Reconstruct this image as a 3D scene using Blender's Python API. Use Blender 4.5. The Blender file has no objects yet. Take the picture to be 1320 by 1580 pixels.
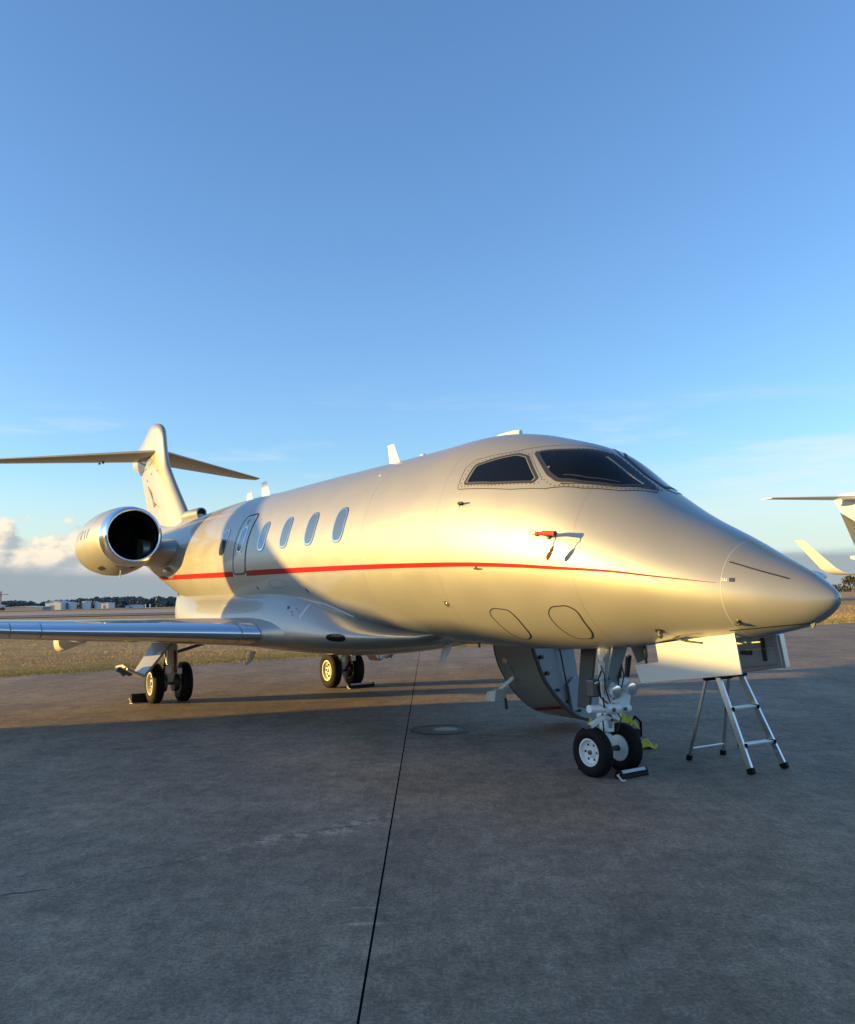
import bpy, bmesh, math, random
from mathutils import Vector, Matrix
random.seed(7)
R = math.radians
scene = bpy.context.scene
C = scene.collection
# ------------------------------------------------------------------ camera
cam_d = bpy.data.cameras.new('camera'); cam = bpy.data.objects.new('camera', cam_d); C.objects.link(cam)
F_PX, PITCH, ROLL, EYE = 1285.85, 0.09929, 0.02177, 1.6816
cam_d.sensor_fit = 'HORIZONTAL'; cam_d.sensor_width = 36.0
cam_d.lens = 36.0 * F_PX / 1320.0
cam_d.clip_start = 0.05; cam_d.clip_end = 6000
cam.matrix_world = Matrix.Translation((0, 0, EYE)) @ Matrix.Rotation(math.pi/2 + PITCH, 4, 'X') @ Matrix.Rotation(-ROLL, 4, 'Z')
scene.camera = cam
# ------------------------------------------------------------------ sun and sky
SUN_EL, SUN_PHI = R(5.0), R(8.0)          # elevation; light travels along (cos phi, sin phi)
sun_d = bpy.data.lights.new('sun', 'SUN'); sun = bpy.data.objects.new('sun', sun_d); C.objects.link(sun)
sun_d.energy = 4.0; sun_d.angle = R(0.5); sun_d.color = (1.0, 0.66, 0.17)
tr = Vector((math.cos(SUN_PHI)*math.cos(SUN_EL), math.sin(SUN_PHI)*math.cos(SUN_EL), -math.sin(SUN_EL)))
sun.rotation_euler = (-tr).to_track_quat('Z', 'Y').to_euler()
sun.location = (-30, -5, 20)
world = bpy.data.worlds.new('World'); scene.world = world; world.use_nodes = True
def build_world():
    nt = world.node_tree; nt.nodes.clear(); N = nt.nodes.new; L = nt.links.new
    out = N('ShaderNodeOutputWorld'); bg = N('ShaderNodeBackground'); L(bg.outputs[0], out.inputs[0])
    sky = N('ShaderNodeTexSky'); sky.sky_type = 'NISHITA'; sky.sun_disc = False
    sky.sun_elevation = SUN_EL; sky.sun_rotation = -(math.pi/2) - SUN_PHI
    sky.air_density = 1.0; sky.dust_density = 0.6; sky.ozone_density = 1.6
    bg.inputs[1].default_value = 0.10
    tc = N('ShaderNodeTexCoord'); sep = N('ShaderNodeSeparateXYZ'); L(tc.outputs['Generated'], sep.inputs[0])
    def math_(op, a, b=None, clamp=False):
        m = N('ShaderNodeMath'); m.operation = op; m.use_clamp = clamp
        for i, v in enumerate((a, b)):
            if v is None: continue
            if isinstance(v, (int, float)): m.inputs[i].default_value = v
            else: L(v, m.inputs[i])
        return m.outputs[0]
    def ramp(v, a, b):
        m = N('ShaderNodeMapRange'); m.interpolation_type = 'SMOOTHSTEP'
        L(v, m.inputs[0]); m.inputs[1].default_value = a; m.inputs[2].default_value = b
        return m.outputs[0]
    def noise(vec, scale, detail, rough=0.55):
        n = N('ShaderNodeTexNoise'); n.inputs['Scale'].default_value = scale
        n.inputs['Detail'].default_value = detail; n.inputs['Roughness'].default_value = rough
        L(vec, n.inputs['Vector']); return n.outputs[0]
    def mapping(scale, loc=(0, 0, 0)):
        m = N('ShaderNodeMapping'); m.inputs['Scale'].default_value = scale; m.inputs['Location'].default_value = loc
        L(tc.outputs['Generated'], m.inputs[0]); return m.outputs[0]
    z = sep.outputs[2]
    # low cumulus banks along the horizon, lit from the sun's side
    vec = mapping((1, 1, 1.7), (0.17, 0.0, 0.0)); vec2 = mapping((1, 1, 1.7), (0.17 - 0.010, 0.0, 0.012))
    big = noise(mapping((1, 1, 0.35), (0.6, 0.2, 0)), 3.1, 2)
    n1 = noise(vec, 16, 7, 0.56); n2 = noise(vec2, 16, 7, 0.56)
    top = math_('MULTIPLY', ramp(z, 0.14, 0.02), 0.60)
    dens = math_('ADD', math_('ADD', n1, top), math_('MULTIPLY', math_('SUBTRACT', big, 0.5), 1.1))
    cum = ramp(dens, 0.74, 0.84)
    cum = math_('MULTIPLY', math_('MULTIPLY', cum, ramp(z, 0.13, 0.085)), ramp(sep.outputs[0], -0.06, -0.22))
    lit = math_('ADD', math_('MULTIPLY', math_('SUBTRACT', n1, n2), 5.5), 0.56, True)
    lit = math_('MULTIPLY', lit, ramp(z, 0.012, 0.06))
    col = N('ShaderNodeMix'); col.data_type = 'RGBA'; L(lit, col.inputs[0])
    col.inputs[6].default_value = (1.75, 1.95, 2.1, 1); col.inputs[7].default_value = (4.0, 3.5, 2.75, 1)
    # thin high cirrus
    cv = noise(mapping((1.2, 1.0, 9.0), (0.3, 0.1, 0.5)), 2.6, 8, 0.62)
    cir = math_('MULTIPLY', ramp(cv, 0.50, 0.76), math_('MULTIPLY', ramp(z, 0.02, 0.10), ramp(z, 0.27, 0.14)))
    cir = math_('MULTIPLY', cir, 0.6)
    hsv = N('ShaderNodeHueSaturation'); hsv.inputs['Saturation'].default_value = 1.0
    wb = N('ShaderNodeVectorMath'); wb.operation = 'MULTIPLY'; wb.inputs[1].default_value = (1.0, 1.34, 1.90)   # camera white balance
    L(sky.outputs[0], wb.inputs[0]); L(wb.outputs[0], hsv.inputs['Color'])
    hz = N('ShaderNodeMix'); hz.data_type = 'RGBA'; L(math_('MULTIPLY', ramp(z, 0.17, 0.03), 0.75), hz.inputs[0]); L(hsv.outputs[0], hz.inputs[6]); hz.inputs[7].default_value = (2.75, 3.25, 3.25, 1)   # pale haze low in the sky
    m1 = N('ShaderNodeMix'); m1.data_type = 'RGBA'; L(cir, m1.inputs[0]); L(hz.outputs[2], m1.inputs[6]); m1.inputs[7].default_value = (3.3, 3.4, 3.4, 1)
    m2 = N('ShaderNodeMix'); m2.data_type = 'RGBA'; L(cum, m2.inputs[0]); L(m1.outputs[2], m2.inputs[6]); L(col.outputs[2], m2.inputs[7])
    # low grey-blue stratus lying on the horizon
    sv = noise(mapping((1.0, 1.0, 11.0), (0.1, 0.4, 0.0)), 2.2, 6, 0.55)
    edge = math_('ADD', z, math_('MULTIPLY', math_('SUBTRACT', sv, 0.5), -0.06))
    stv = ramp(edge, 0.046, 0.022)
    m3 = N('ShaderNodeMix'); m3.data_type = 'RGBA'; L(math_('MULTIPLY', stv, 0.93), m3.inputs[0]); L(m2.outputs[2], m3.inputs[6]); m3.inputs[7].default_value = (1.30, 1.55, 1.72, 1)
    L(m3.outputs[2], bg.inputs[0])
build_world()
scene.view_settings.view_transform = 'Standard'; scene.view_settings.look = 'None'
scene.view_settings.exposure = 1.42; scene.view_settings.gamma = 1.0; scene.view_settings.use_curve_mapping = False
try:
    scene.cycles.max_bounces = 8; scene.cycles.caustics_reflective = False; scene.cycles.caustics_refractive = False
    scene.cycles.use_denoising = True; scene.cycles.sample_clamp_indirect = 6.0
except Exception: pass

# ------------------------------------------------------------------ materials
MATS = {}
def mat(name, color=(.5, .5, .5), rough=.5, metal=0., coat=0., coat_rough=.03, spec=.5, noise_amt=0., noise_scale=8., bump=0., bump_scale=60., emit=None, alpha=1.):
    m = bpy.data.materials.new(name); m.use_nodes = True; nt = m.node_tree
    b = nt.nodes['Principled BSDF']
    b.inputs['Base Color'].default_value = (*color, 1); b.inputs['Roughness'].default_value = rough
    b.inputs['Metallic'].default_value = metal; b.inputs['Coat Weight'].default_value = coat
    b.inputs['Coat Roughness'].default_value = coat_rough; b.inputs['Specular IOR Level'].default_value = spec
    if noise_amt or bump:
        tc = nt.nodes.new('ShaderNodeTexCoord')
        n = nt.nodes.new('ShaderNodeTexNoise'); n.inputs['Scale'].default_value = noise_scale; n.inputs['Detail'].default_value = 6
        nt.links.new(tc.outputs['Object'], n.inputs['Vector'])
        if noise_amt:
            mx = nt.nodes.new('ShaderNodeMix'); mx.data_type = 'RGBA'
            nt.links.new(n.outputs[0], mx.inputs[0])
            lo = [max(0, c*(1-noise_amt)) for c in color]; hi = [min(1, c*(1+noise_amt)) for c in color]
            mx.inputs[6].default_value = (*lo, 1); mx.inputs[7].default_value = (*hi, 1)
            nt.links.new(mx.outputs[2], b.inputs['Base Color'])
            mr = nt.nodes.new('ShaderNodeMapRange'); nt.links.new(n.outputs[0], mr.inputs[0])
            mr.inputs[3].default_value = max(.02, rough*.85); mr.inputs[4].default_value = min(1, rough*1.15)
            nt.links.new(mr.outputs[0], b.inputs['Roughness'])
        if bump:
            n2 = nt.nodes.new('ShaderNodeTexNoise'); n2.inputs['Scale'].default_value = bump_scale; n2.inputs['Detail'].default_value = 5
            nt.links.new(tc.outputs['Object'], n2.inputs['Vector'])
            bp = nt.nodes.new('ShaderNodeBump'); bp.inputs['Strength'].default_value = bump; bp.inputs['Distance'].default_value = .02
            nt.links.new(n2.outputs[0], bp.inputs['Height']); nt.links.new(bp.outputs[0], b.inputs['Normal'])
    MATS[name] = m; return m
M_paint = mat('silver_paint', (.37, .35, .305), .45, .50, .50, .04, noise_amt=.03, noise_scale=3)
M_paint2 = mat('silver_paint_door', (.36, .34, .295), .45, .50, .50, .04)
M_white = mat('white_paint', (.72, .72, .70), .35, 0, .4, .08, noise_amt=.05, noise_scale=9)
M_red = mat('red_stripe', (.31, .004, .006), .5, 0, .12, .06, spec=.12)
M_chrome = mat('polished_aluminium', (.80, .82, .84), .07, 1., noise_amt=.05, noise_scale=2.5)
M_alu = mat('aluminium', (.62, .63, .64), .32, 1., noise_amt=.1, noise_scale=14)
M_glass = mat('dark_cockpit_glass', (.004, .005, .007), .04, 0, 0, .0, .25)
M_shade = mat('cabin_window_glass', (.06, .085, .13), .08, 0, .8, .02, .5)
M_frame = mat('window_rim', (.75, .76, .76), .18, 1.)
M_black = mat('black_rubber', (.008, .008, .009), .7, spec=.18, noise_amt=.3, noise_scale=20, bump=.15, bump_scale=90)
M_seal = mat('dark_seal', (.025, .025, .027), .55)
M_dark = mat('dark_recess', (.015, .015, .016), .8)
M_grey = mat('grey_primer', (.27, .30, .33), .45, .1, noise_amt=.1, noise_scale=12)
M_gear = mat('white_gear_paint', (.76, .78, .78), .35, 0, .3, .1, noise_amt=.12, noise_scale=22)
M_steel = mat('dark_steel', (.12, .12, .125), .4, .8, noise_amt=.2, noise_scale=30)
M_inlet = mat('inlet_duct', (.008, .008, .010), .6, .0)
M_tan = mat('stone_white_paint', (.60, .59, .56), .4, .1, .3, .1)
M_yellow = mat('yellow_cloth', (.52, .45, .05), .8, noise_amt=.25, noise_scale=25, bump=.4, bump_scale=40)
M_blue = mat('blue_cloth', (.03, .13, .45), .8)
M_tagred = mat('red_cover_fabric', (.42, .035, .025), .75, noise_amt=.15, noise_scale=60)
M_tagdark = mat('dark_streamer', (.06, .012, .012), .8)
M_rope = mat('pale_rope', (.62, .58, .50), .9)
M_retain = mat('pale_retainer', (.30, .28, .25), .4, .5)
M_lens = mat('lamp_glass', (.85, .87, .9), .04, 1.)
M_emblem = mat('red_emblem', (.55, .10, .09), .45)

# ------------------------------------------------------------------ mesh helpers
class MB:
    def __init__(s): s.v = []; s.f = []
    def add(s, vs, fs):
        o = len(s.v); s.v += [tuple(v) for v in vs]; s.f += [tuple(i+o for i in f) for f in fs]; return s
    def box(s, c, d, rot=None):
        hx, hy, hz = d[0]/2, d[1]/2, d[2]/2
        vs = [Vector((x*hx, y*hy, z*hz)) for x in (-1, 1) for y in (-1, 1) for z in (-1, 1)]
        if rot is not None: vs = [rot @ v for v in vs]
        vs = [v + Vector(c) for v in vs]
        return s.add(vs, [(0,1,3,2), (4,6,7,5), (0,4,5,1), (2,3,7,6), (0,2,6,4), (1,5,7,3)])
    def beam(s, p0, p1, w, h, up=(0, 0, 1)):
        p0, p1 = Vector(p0), Vector(p1); d = (p1-p0); L = d.length; d.normalize()
        u = Vector(up); x = d.cross(u)
        if x.length < 1e-4: x = d.cross(Vector((1, 0, 0)))
        x.normalize(); y = x.cross(d)
        rot = Matrix((x, y, d)).transposed()
        return s.box((p0+p1)/2, (w, h, L), rot)
    def tube(s, pts, r, n=10, cap=True):
        pts = [Vector(p) for p in pts]; rs = r if isinstance(r, (list, tuple)) else [r]*len(pts)
        rings = []; prev = None
        for i, p in enumerate(pts):
            d = (pts[min(i+1, len(pts)-1)] - pts[max(i-1, 0)]).normalized()
            if prev is None:
                a = d.orthogonal().normalized()
            else:
                a = (prev - d*prev.dot(d)).normalized()
            prev = a; b = d.cross(a)
            rings.append([p + (a*math.cos(t) + b*math.sin(t))*rs[i] for t in [2*math.pi*k/n for k in range(n)]])
        return s.loft(rings, cap, cap)
    def loft(s, rings, cap0=False, cap1=False, closed=True):
        n = len(rings[0]); vs = [v for r in rings for v in r]; fs = []
        for i in range(len(rings)-1):
            for j in range(n if closed else n-1):
                k = (j+1) % n
                fs.append((i*n+j, i*n+k, (i+1)*n+k, (i+1)*n+j))
        if cap0: fs.append(tuple(range(n-1, -1, -1)))
        if cap1: fs.append(tuple((len(rings)-1)*n + j for j in range(n)))
        return s.add(vs, fs)
    def lathe(s, prof, origin, axis, n=32, cap0=False, cap1=False):
        ax = Vector(axis).normalized(); a = ax.orthogonal().normalized(); b = ax.cross(a); o = Vector(origin)
        rings = [[o + ax*t + (a*math.cos(2*math.pi*k/n) + b*math.sin(2*math.pi*k/n))*r for k in range(n)] for t, r in prof]
        return s.loft(rings, cap0, cap1)
    def prism(s, poly, vec):
        n = len(poly); vec = Vector(vec); a = [Vector(p) for p in poly]; b = [p+vec for p in a]
        fs = [tuple(range(n-1, -1, -1)), tuple(range(n, 2*n))] + [(i, (i+1) % n, n+(i+1) % n, n+i) for i in range(n)]
        return s.add(a+b, fs)
    def build(s, name, m, parent=None, smooth=False, bev=0, angle=40):
        me = bpy.data.meshes.new(name); me.from_pydata(s.v, [], s.f); me.validate()
        bm = bmesh.new(); bm.from_mesh(me); bmesh.ops.recalc_face_normals(bm, faces=bm.faces); bm.to_mesh(me); bm.free()
        me.materials.append(m)
        if smooth:
            me.shade_smooth(); me.set_sharp_from_angle(angle=R(angle))
        o = bpy.data.objects.new(name, me); C.objects.link(o)
        if parent is not None: o.parent = parent
        if bev:
            b = o.modifiers.new('bevel', 'BEVEL'); b.width = bev; b.segments = 2; b.limit_method = 'ANGLE'
        return o
def tag(o, label=None, cat=None, group=None, kind=None):
    if label: o['label'] = label
    if cat: o['category'] = cat
    if group: o['group'] = group
    if kind: o['kind'] = kind
    return o
def empty(name, loc=(0, 0, 0), rz=0, label=None, cat=None, group=None):
    o = bpy.data.objects.new(name, None); C.objects.link(o); o.location = loc; o.rotation_euler = (0, 0, rz)
    o.empty_display_size = .3
    return tag(o, label, cat, group)
def pchip(xk, yk):
    n = len(xk); h = [xk[i+1]-xk[i] for i in range(n-1)]; d = [(yk[i+1]-yk[i])/h[i] for i in range(n-1)]
    m = [d[0]] + [0]*(n-2) + [d[-1]]
    for i in range(1, n-1):
        if d[i-1]*d[i] > 0:
            w1, w2 = 2*h[i]+h[i-1], h[i]+2*h[i-1]; m[i] = (w1+w2)/(w1/d[i-1]+w2/d[i])
    def f(x):
        i = 0
        while i < n-2 and x > xk[i+1]: i += 1
        t = (x-xk[i])/h[i]
        return yk[i]*(2*t**3-3*t*t+1)+h[i]*m[i]*(t**3-2*t*t+t)+yk[i+1]*(-2*t**3+3*t*t)+h[i]*m[i+1]*(t**3-t*t)
    return f
def lin(a, b, n): return [a+(b-a)*i/(n-1) for i in range(n)]

# ------------------------------------------------------------------ ground, apron, field
JX, JY, PX, PY = -0.32, 11.05, 7.62, 9.0
def ground_mats():
    m = bpy.data.materials.new('apron_concrete'); m.use_nodes = True; nt = m.node_tree; N = nt.nodes.new; L = nt.links.new
    b = nt.nodes['Principled BSDF']; g = N('ShaderNodeNewGeometry'); P = g.outputs['Position']
    def mp(sc, rz=0):
        x = N('ShaderNodeMapping'); x.inputs['Scale'].default_value = sc; x.inputs['Rotation'].default_value = (0, 0, rz); L(P, x.inputs[0]); return x.outputs[0]
    def noise(v, s, d, r=.6):
        n = N('ShaderNodeTexNoise'); n.inputs['Scale'].default_value = s; n.inputs['Detail'].default_value = d; n.inputs['Roughness'].default_value = r; L(v, n.inputs['Vector']); return n.outputs[0]
    def ramp(v, a, bb, lo=0., hi=1.):
        r = N('ShaderNodeMapRange'); r.interpolation_type = 'SMOOTHSTEP'; L(v, r.inputs[0]); r.inputs[1].default_value = a; r.inputs[2].default_value = bb; r.inputs[3].default_value = lo; r.inputs[4].default_value = hi; return r.outputs[0]
    def mul(a, c):
        x = N('ShaderNodeMath'); x.operation = 'MULTIPLY'
        for i, v in enumerate((a, c)):
            if isinstance(v, (int, float)): x.inputs[i].default_value = v
            else: L(v, x.inputs[i])
        return x.outputs[0]
    def add(a, c):
        x = N('ShaderNodeMath'); x.operation = 'ADD'
        for i, v in enumerate((a, c)):
            if isinstance(v, (int, float)): x.inputs[i].default_value = v
            else: L(v, x.inputs[i])
        return x.outputs[0]
    big = ramp(noise(mp((1, 1, 1)), .55, 6, .65), .32, .68, .83, 1.17)
    streak = ramp(noise(mp((1.1, .22, 1), .35), 1.3, 6), .3, .7, .88, 1.12)
    mid = ramp(noise(mp((1, 1, 1)), 3.2, 8, .75), .32, .68, .80, 1.20)
    broom = ramp(noise(mp((60, 1.6, 1)), 1.0, 3, .5), .2, .8, .96, 1.04)
    fine = mul(ramp(noise(mp((1, 1, 1)), 160, 3, .7), .25, .75, .62, 1.38), mul(ramp(noise(mp((1, 1, 1)), 42, 4, .8), .34, .66, .70, 1.30), ramp(noise(mp((1, .6, 1), .3), 12, 5, .75), .32, .68, .80, 1.20)))
    spots = mul(ramp(noise(mp((1, 1, 1)), 7.0, 3, .5), .70, .78, 1., .66), ramp(noise(mp((1, 1, 1)), 24.0, 2, .5), .74, .80, 1., 1.7))
    oi = N('ShaderNodeObjectInfo')
    tone = ramp(oi.outputs['Random'], 0, 1, .93, 1.07)
    v = mul(mul(mul(big, streak), mul(mid, broom)), mul(mul(fine, spots), tone))
    # pale leaching that follows the hairline crack, and along the joint
    def linestain(x0, y0, x1, y1, width):
        dx, dy = x1-x0, y1-y0; Ln = math.hypot(dx, dy)
        dp = N('ShaderNodeVectorMath'); dp.operation = 'DOT_PRODUCT'; L(P, dp.inputs[0]); dp.inputs[1].default_value = (-dy/Ln, dx/Ln, 0)
        c0 = (-dy*x0+dx*y0)/Ln
        a = add(dp.outputs['Value'], -c0); a = add(a, mul(add(noise(mp((1, 1, 1)), 2.2, 4), -.5), .35))
        ab = N('ShaderNodeMath'); ab.operation = 'ABSOLUTE'; L(a, ab.inputs[0])
        return ramp(ab.outputs[0], width, 0.), dp
    st, _ = linestain(-2.54, 5.05, -.35, 6.54, .17)
    sx = N('ShaderNodeSeparateXYZ'); L(P, sx.inputs[0])
    lim = mul(ramp(sx.outputs[0], -2.2, -1.0), ramp(sx.outputs[0], -.25, -.45))
    patch = mul(mul(st, lim), ramp(noise(mp((1, 1, 1)), 9, 5, .7), .42, .62))
    v = mul(v, add(1., mul(patch, 1.15)))
    jt, _ = linestain(JX, 0, JX, 30, .30)
    patch2 = mul(mul(jt, ramp(noise(mp((.7, 14, 1)), 1.2, 4), .63, .72)), ramp(sx.outputs[1], 6.0, 4.4))
    v = mul(v, add(1., mul(patch2, .8)))
    ln_, _ = linestain(.47, 0, .40, 30, .022)
    v = mul(v, add(1., mul(mul(ln_, ramp(noise(mp((1, 1, 1)), 1.1, 3), .40, .60)), .20)))
    scf = N('ShaderNodeVectorMath'); scf.operation = 'DOT_PRODUCT'; L(P, scf.inputs[0]); scf.inputs[1].default_value = (.94, .34, 0)
    scuff = mul(ramp(noise(mp((9, .5, 1), -.35), 1.0, 5, .6), .60, .72), ramp(noise(mp((1, 1, 1)), .8, 3), .48, .64))
    v = mul(v, add(1., mul(scuff, .22)))
    oil = ramp(noise(mp((1, 1, 1)), 1.35, 4, .55), .66, .76, 1., .66)
    v = mul(v, oil)
    hue = N('ShaderNodeMix'); hue.data_type = 'RGBA'; L(ramp(noise(mp((1, 1, 1)), .9, 4), .35, .65), hue.inputs[0])
    hue.inputs[6].default_value = (.246, .184, .130, 1); hue.inputs[7].default_value = (.268, .194, .130, 1)
    sc = N('ShaderNodeVectorMath'); sc.operation = 'SCALE'; L(hue.outputs[2], sc.inputs[0]); L(v, sc.inputs['Scale'])
    L(sc.outputs[0], b.inputs['Base Color'])
    b.inputs['Roughness'].default_value = .8; b.inputs['Specular IOR Level'].default_value = .35
    h = add(add(mul(noise(mp((1, 1, 1)), 190, 3, .6), .6), mul(noise(mp((1, 1, 1)), 45, 4), .5)), mul(noise(mp((55, 3, 1)), 1.2, 2), .22))
    bp = N('ShaderNodeBump'); bp.inputs['Strength'].default_value = .75; bp.inputs['Distance'].default_value = .010; L(h, bp.inputs['Height']); L(bp.outputs[0], b.inputs['Normal'])
    MATS['apron'] = m
    # field: dry brown grass with a greener verge along the apron edge
    f = bpy.data.materials.new('dry_field'); f.use_nodes = True; nt = f.node_tree; N = nt.nodes.new; L = nt.links.new
    b = nt.nodes['Principled BSDF']; g = N('ShaderNodeNewGeometry'); P = g.outputs['Position']
    n1 = noise(mp((.25, 1, 1)), .12, 7, .65); n2 = noise(mp((1, 1, 1)), 1.6, 7, .7)
    mix = N('ShaderNodeMix'); mix.data_type = 'RGBA'; L(ramp(n1, .35, .65), mix.inputs[0])
    mix.inputs[6].default_value = (.42, .27, .12, 1); mix.inputs[7].default_value = (.56, .38, .185, 1)
    sc = N('ShaderNodeVectorMath'); sc.operation = 'SCALE'; L(mix.outputs[2], sc.inputs[0]); L(ramp(n2, .25, .75, .78, 1.2), sc.inputs['Scale'])
    dp = N('ShaderNodeVectorMath'); dp.operation = 'DOT_PRODUCT'; L(P, dp.inputs[0]); dp.inputs[1].default_value = (EDGE_N[0], EDGE_N[1], 0)
    e = add(dp.outputs['Value'], -EDGE_C); e = add(e, mul(add(n2, -.5), 3.0))
    gm = N('ShaderNodeMix'); gm.data_type = 'RGBA'; L(ramp(e, 3.2, 1.0), gm.inputs[0]); L(sc.outputs[0], gm.inputs[6]); gm.inputs[7].default_value = (.33, .255, .085, 1)
    L(gm.outputs[2], b.inputs['Base Color']); b.inputs['Roughness'].default_value = .95; b.inputs['Specular IOR Level'].default_value = .1
    h = add(mul(n2, 1.), mul(noise(mp((1, 1, 1)), 14, 4), .6))
    bp = N('ShaderNodeBump'); bp.inputs['Strength'].default_value = 1.; bp.inputs['Distance'].default_value = .25; L(h, bp.inputs['Height']); L(bp.outputs[0], b.inputs['Normal'])
    MATS['field'] = f
# jet frame: local x = aft from nose tip, y = starboard, z = up
T = 0.57995; JN = Vector((2.91332, 5.95013, 0)); JROT = math.pi/2 + T
JA = Vector((-math.sin(T), math.cos(T), 0)); JB = Vector((-math.cos(T), -math.sin(T), 0))
def jw(s, y, z=0.): return JN + JA*s + JB*y + Vector((0, 0, z))
EDGE_N = (JA.x, JA.y); EDGE_C = (jw(18.25, 0)).dot(JA)
ground_mats()
M_apron = MATS['apron']; M_field = MATS['field']
M_taxi = mat('taxiway_asphalt', (.34, .28, .24), .9, noise_amt=.15, noise_scale=.3)
M_taxidark = mat('dark_asphalt', (.16, .13, .115), .9, noise_amt=.15, noise_scale=.3)

gnd = MB().add([(-3000, -1500, -.052), (3000, -1500, -.052), (3000, 4000, -6), (-3000, 4000, -6)], []).v
m = MB(); m.add([(-3000, -1500, -.06), (3000, -1500, -.06), (3000, 10, -.06), (-3000, 10, -.06)], [(0, 1, 2, 3)])
tag(m.build('ground', M_field), kind='structure')
apron = empty('apron'); tag(apron, kind='structure')
gx, gy = .012, .006
sx, sy = PX-gx, PY-gy
slab = MB()
bv = .0004
x0, x1, y0, y1 = -sx/2, sx/2, -sy/2, sy/2
slab.add([(x0, y0, -.05), (x1, y0, -.05), (x1, y1, -.05), (x0, y1, -.05), (x0, y0, -bv), (x1, y0, -bv), (x1, y1, -bv), (x0, y1, -bv),
          (x0+bv, y0+bv*.5, 0), (x1-bv, y0+bv*.5, 0), (x1-bv, y1-bv*.5, 0), (x0+bv, y1-bv*.5, 0)],
         [(0, 1, 5, 4), (1, 2, 6, 5), (2, 3, 7, 6), (3, 0, 4, 7), (4, 5, 9, 8), (5, 6, 10, 9), (6, 7, 11, 10), (7, 4, 8, 11), (8, 9, 10, 11)])
proto = slab.build('concrete_slab', M_apron, apron); first = True
for ix in range(-13, 13):
    for iy in range(-5, 4):
        o = proto if first else proto.copy()
        if not first: C.objects.link(o)
        first = False
        o.location = (JX + PX*(ix+.5), JY + PY*(iy+.5), 0)

q = MB()
for ix in range(-12, 13): q.box((JX+PX*ix, JY-4.5*PY+PY*4.0, -.0235), (gx+.004, PY*9-.02, .043))
tag(q.build('joint_sealant', mat('joint_sealant_black', (.010, .010, .010), .95, spec=.0), apron), kind='stuff')
# dry field beyond the apron edge, gently falling away towards the far treeline
def terrain(x, y):
    t = min(1, max(0, (y-120)/560)); k = min(1, max(0, (80-x)/160))
    return -3.2*t*t*(3-2*t)*k
fm = MB(); cols = [-900, -500, -300, -200, -140, -100, -70, -50, -30, -15, 0, 15, 30, 50, 70, 100, 140, 200, 300, 500, 900]
e0 = 18.25
def edge_y(x):   # world y of apron edge at world x
    return (EDGE_C - EDGE_N[0]*x)/EDGE_N[1]
rows = [0, .6, 1.6, 4, 9, 18, 32, 55, 85, 120, 170, 230, 300, 380, 470, 580, 700, 1000, 2000, 4000]
vs = []; fs = []
for r_ in rows:
    for x in cols:
        xx = max(-70, min(70, x)) 
        y = edge_y(xx) + r_
        vs.append((x, y, .035*min(1, r_/.6) - (.04 if r_ == 0 else 0) + terrain(x, y)))
nc = len(cols)
for i in range(len(rows)-1):
    for j in range(nc-1): fs.append((i*nc+j, i*nc+j+1, (i+1)*nc+j+1, (i+1)*nc+j))
fm.add(vs, fs); tag(fm.build('field', M_field, smooth=True), kind='structure')
def strip(name, ya, yb, m, up, xa=-700, xb=60):
    q = MB(); n = 30; v = []; f = []
    for i in range(n):
        x = xa+(xb-xa)*i/(n-1)
        for y in (ya, yb): v.append((x, y, terrain(x, y)+up))
    for i in range(n-1): f.append((2*i, 2*i+1, 2*i+3, 2*i+2))
    q.add(v, f); return tag(q.build(name, m), kind='structure')
strip('taxiway', 112, 150, M_taxi, .10); strip('runway', 205, 240, M_taxi, .14); strip('road', 96, 108, M_taxidark, .11)

# hairline crack in the near slab
cr = MB(); pts = []
P0, P1 = Vector((-3.4, 4.45, 0)), Vector((-.34, 6.5, 0)); n = 90
for i in range(n):
    t = i/(n-1); p = P0.lerp(P1, t); a = .05*math.sin(9*t+1)+.03*math.sin(31*t)+random.uniform(-.012, .012)
    pts.append(Vector((p.x-.55*a, p.y+.8*a, .0015)))
v = []; f = []
for i, p in enumerate(pts):
    w = random.uniform(.001, .006)*(1 if i < 60 else .7)
    v += [(p.x, p.y-w, .0025), (p.x, p.y+w, .0025)]
for i in range(n-1): f.append((2*i, 2*i+1, 2*i+3, 2*i+2))
cr.add(v, f); tag(cr.build('crack', M_dark), kind='structure')

# manhole cover
mh = empty('manhole_cover', (.105, 10.64, 0), 0, 'round metal manhole cover with pale centre set into the concrete apron', 'manhole cover')
q = MB(); q.lathe([(0, .39), (.006, .385), (.006, .30), (.0, .295)], (0, 0, .001), (0, 0, 1), 48, True, False); q.build('rim', mat('worn_iron', (.045, .043, .042), .55, .5, noise_amt=.3, noise_scale=30), mh, True)
q = MB(); q.lathe([(0, .293), (.004, .29), (.005, .0005)], (0, 0, .001), (0, 0, 1), 48, True, True); lid = q.build('lid', mat('worn_steel_lid', (.06, .055, .05), .5, .3, noise_amt=.35, noise_scale=9), mh, True)
q = MB(); q.lathe([(.0052, .15), (.0062, .145), (.0066, .001)], (.06, -.01, .001), (0, 0, 1), 40, True, True); q.build('glint_disc', mat('pale_glint_metal', (.33, .29, .23), .45, .35, noise_amt=.4, noise_scale=14), lid, True)  # pale disc painted as the glint on the lid

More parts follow.
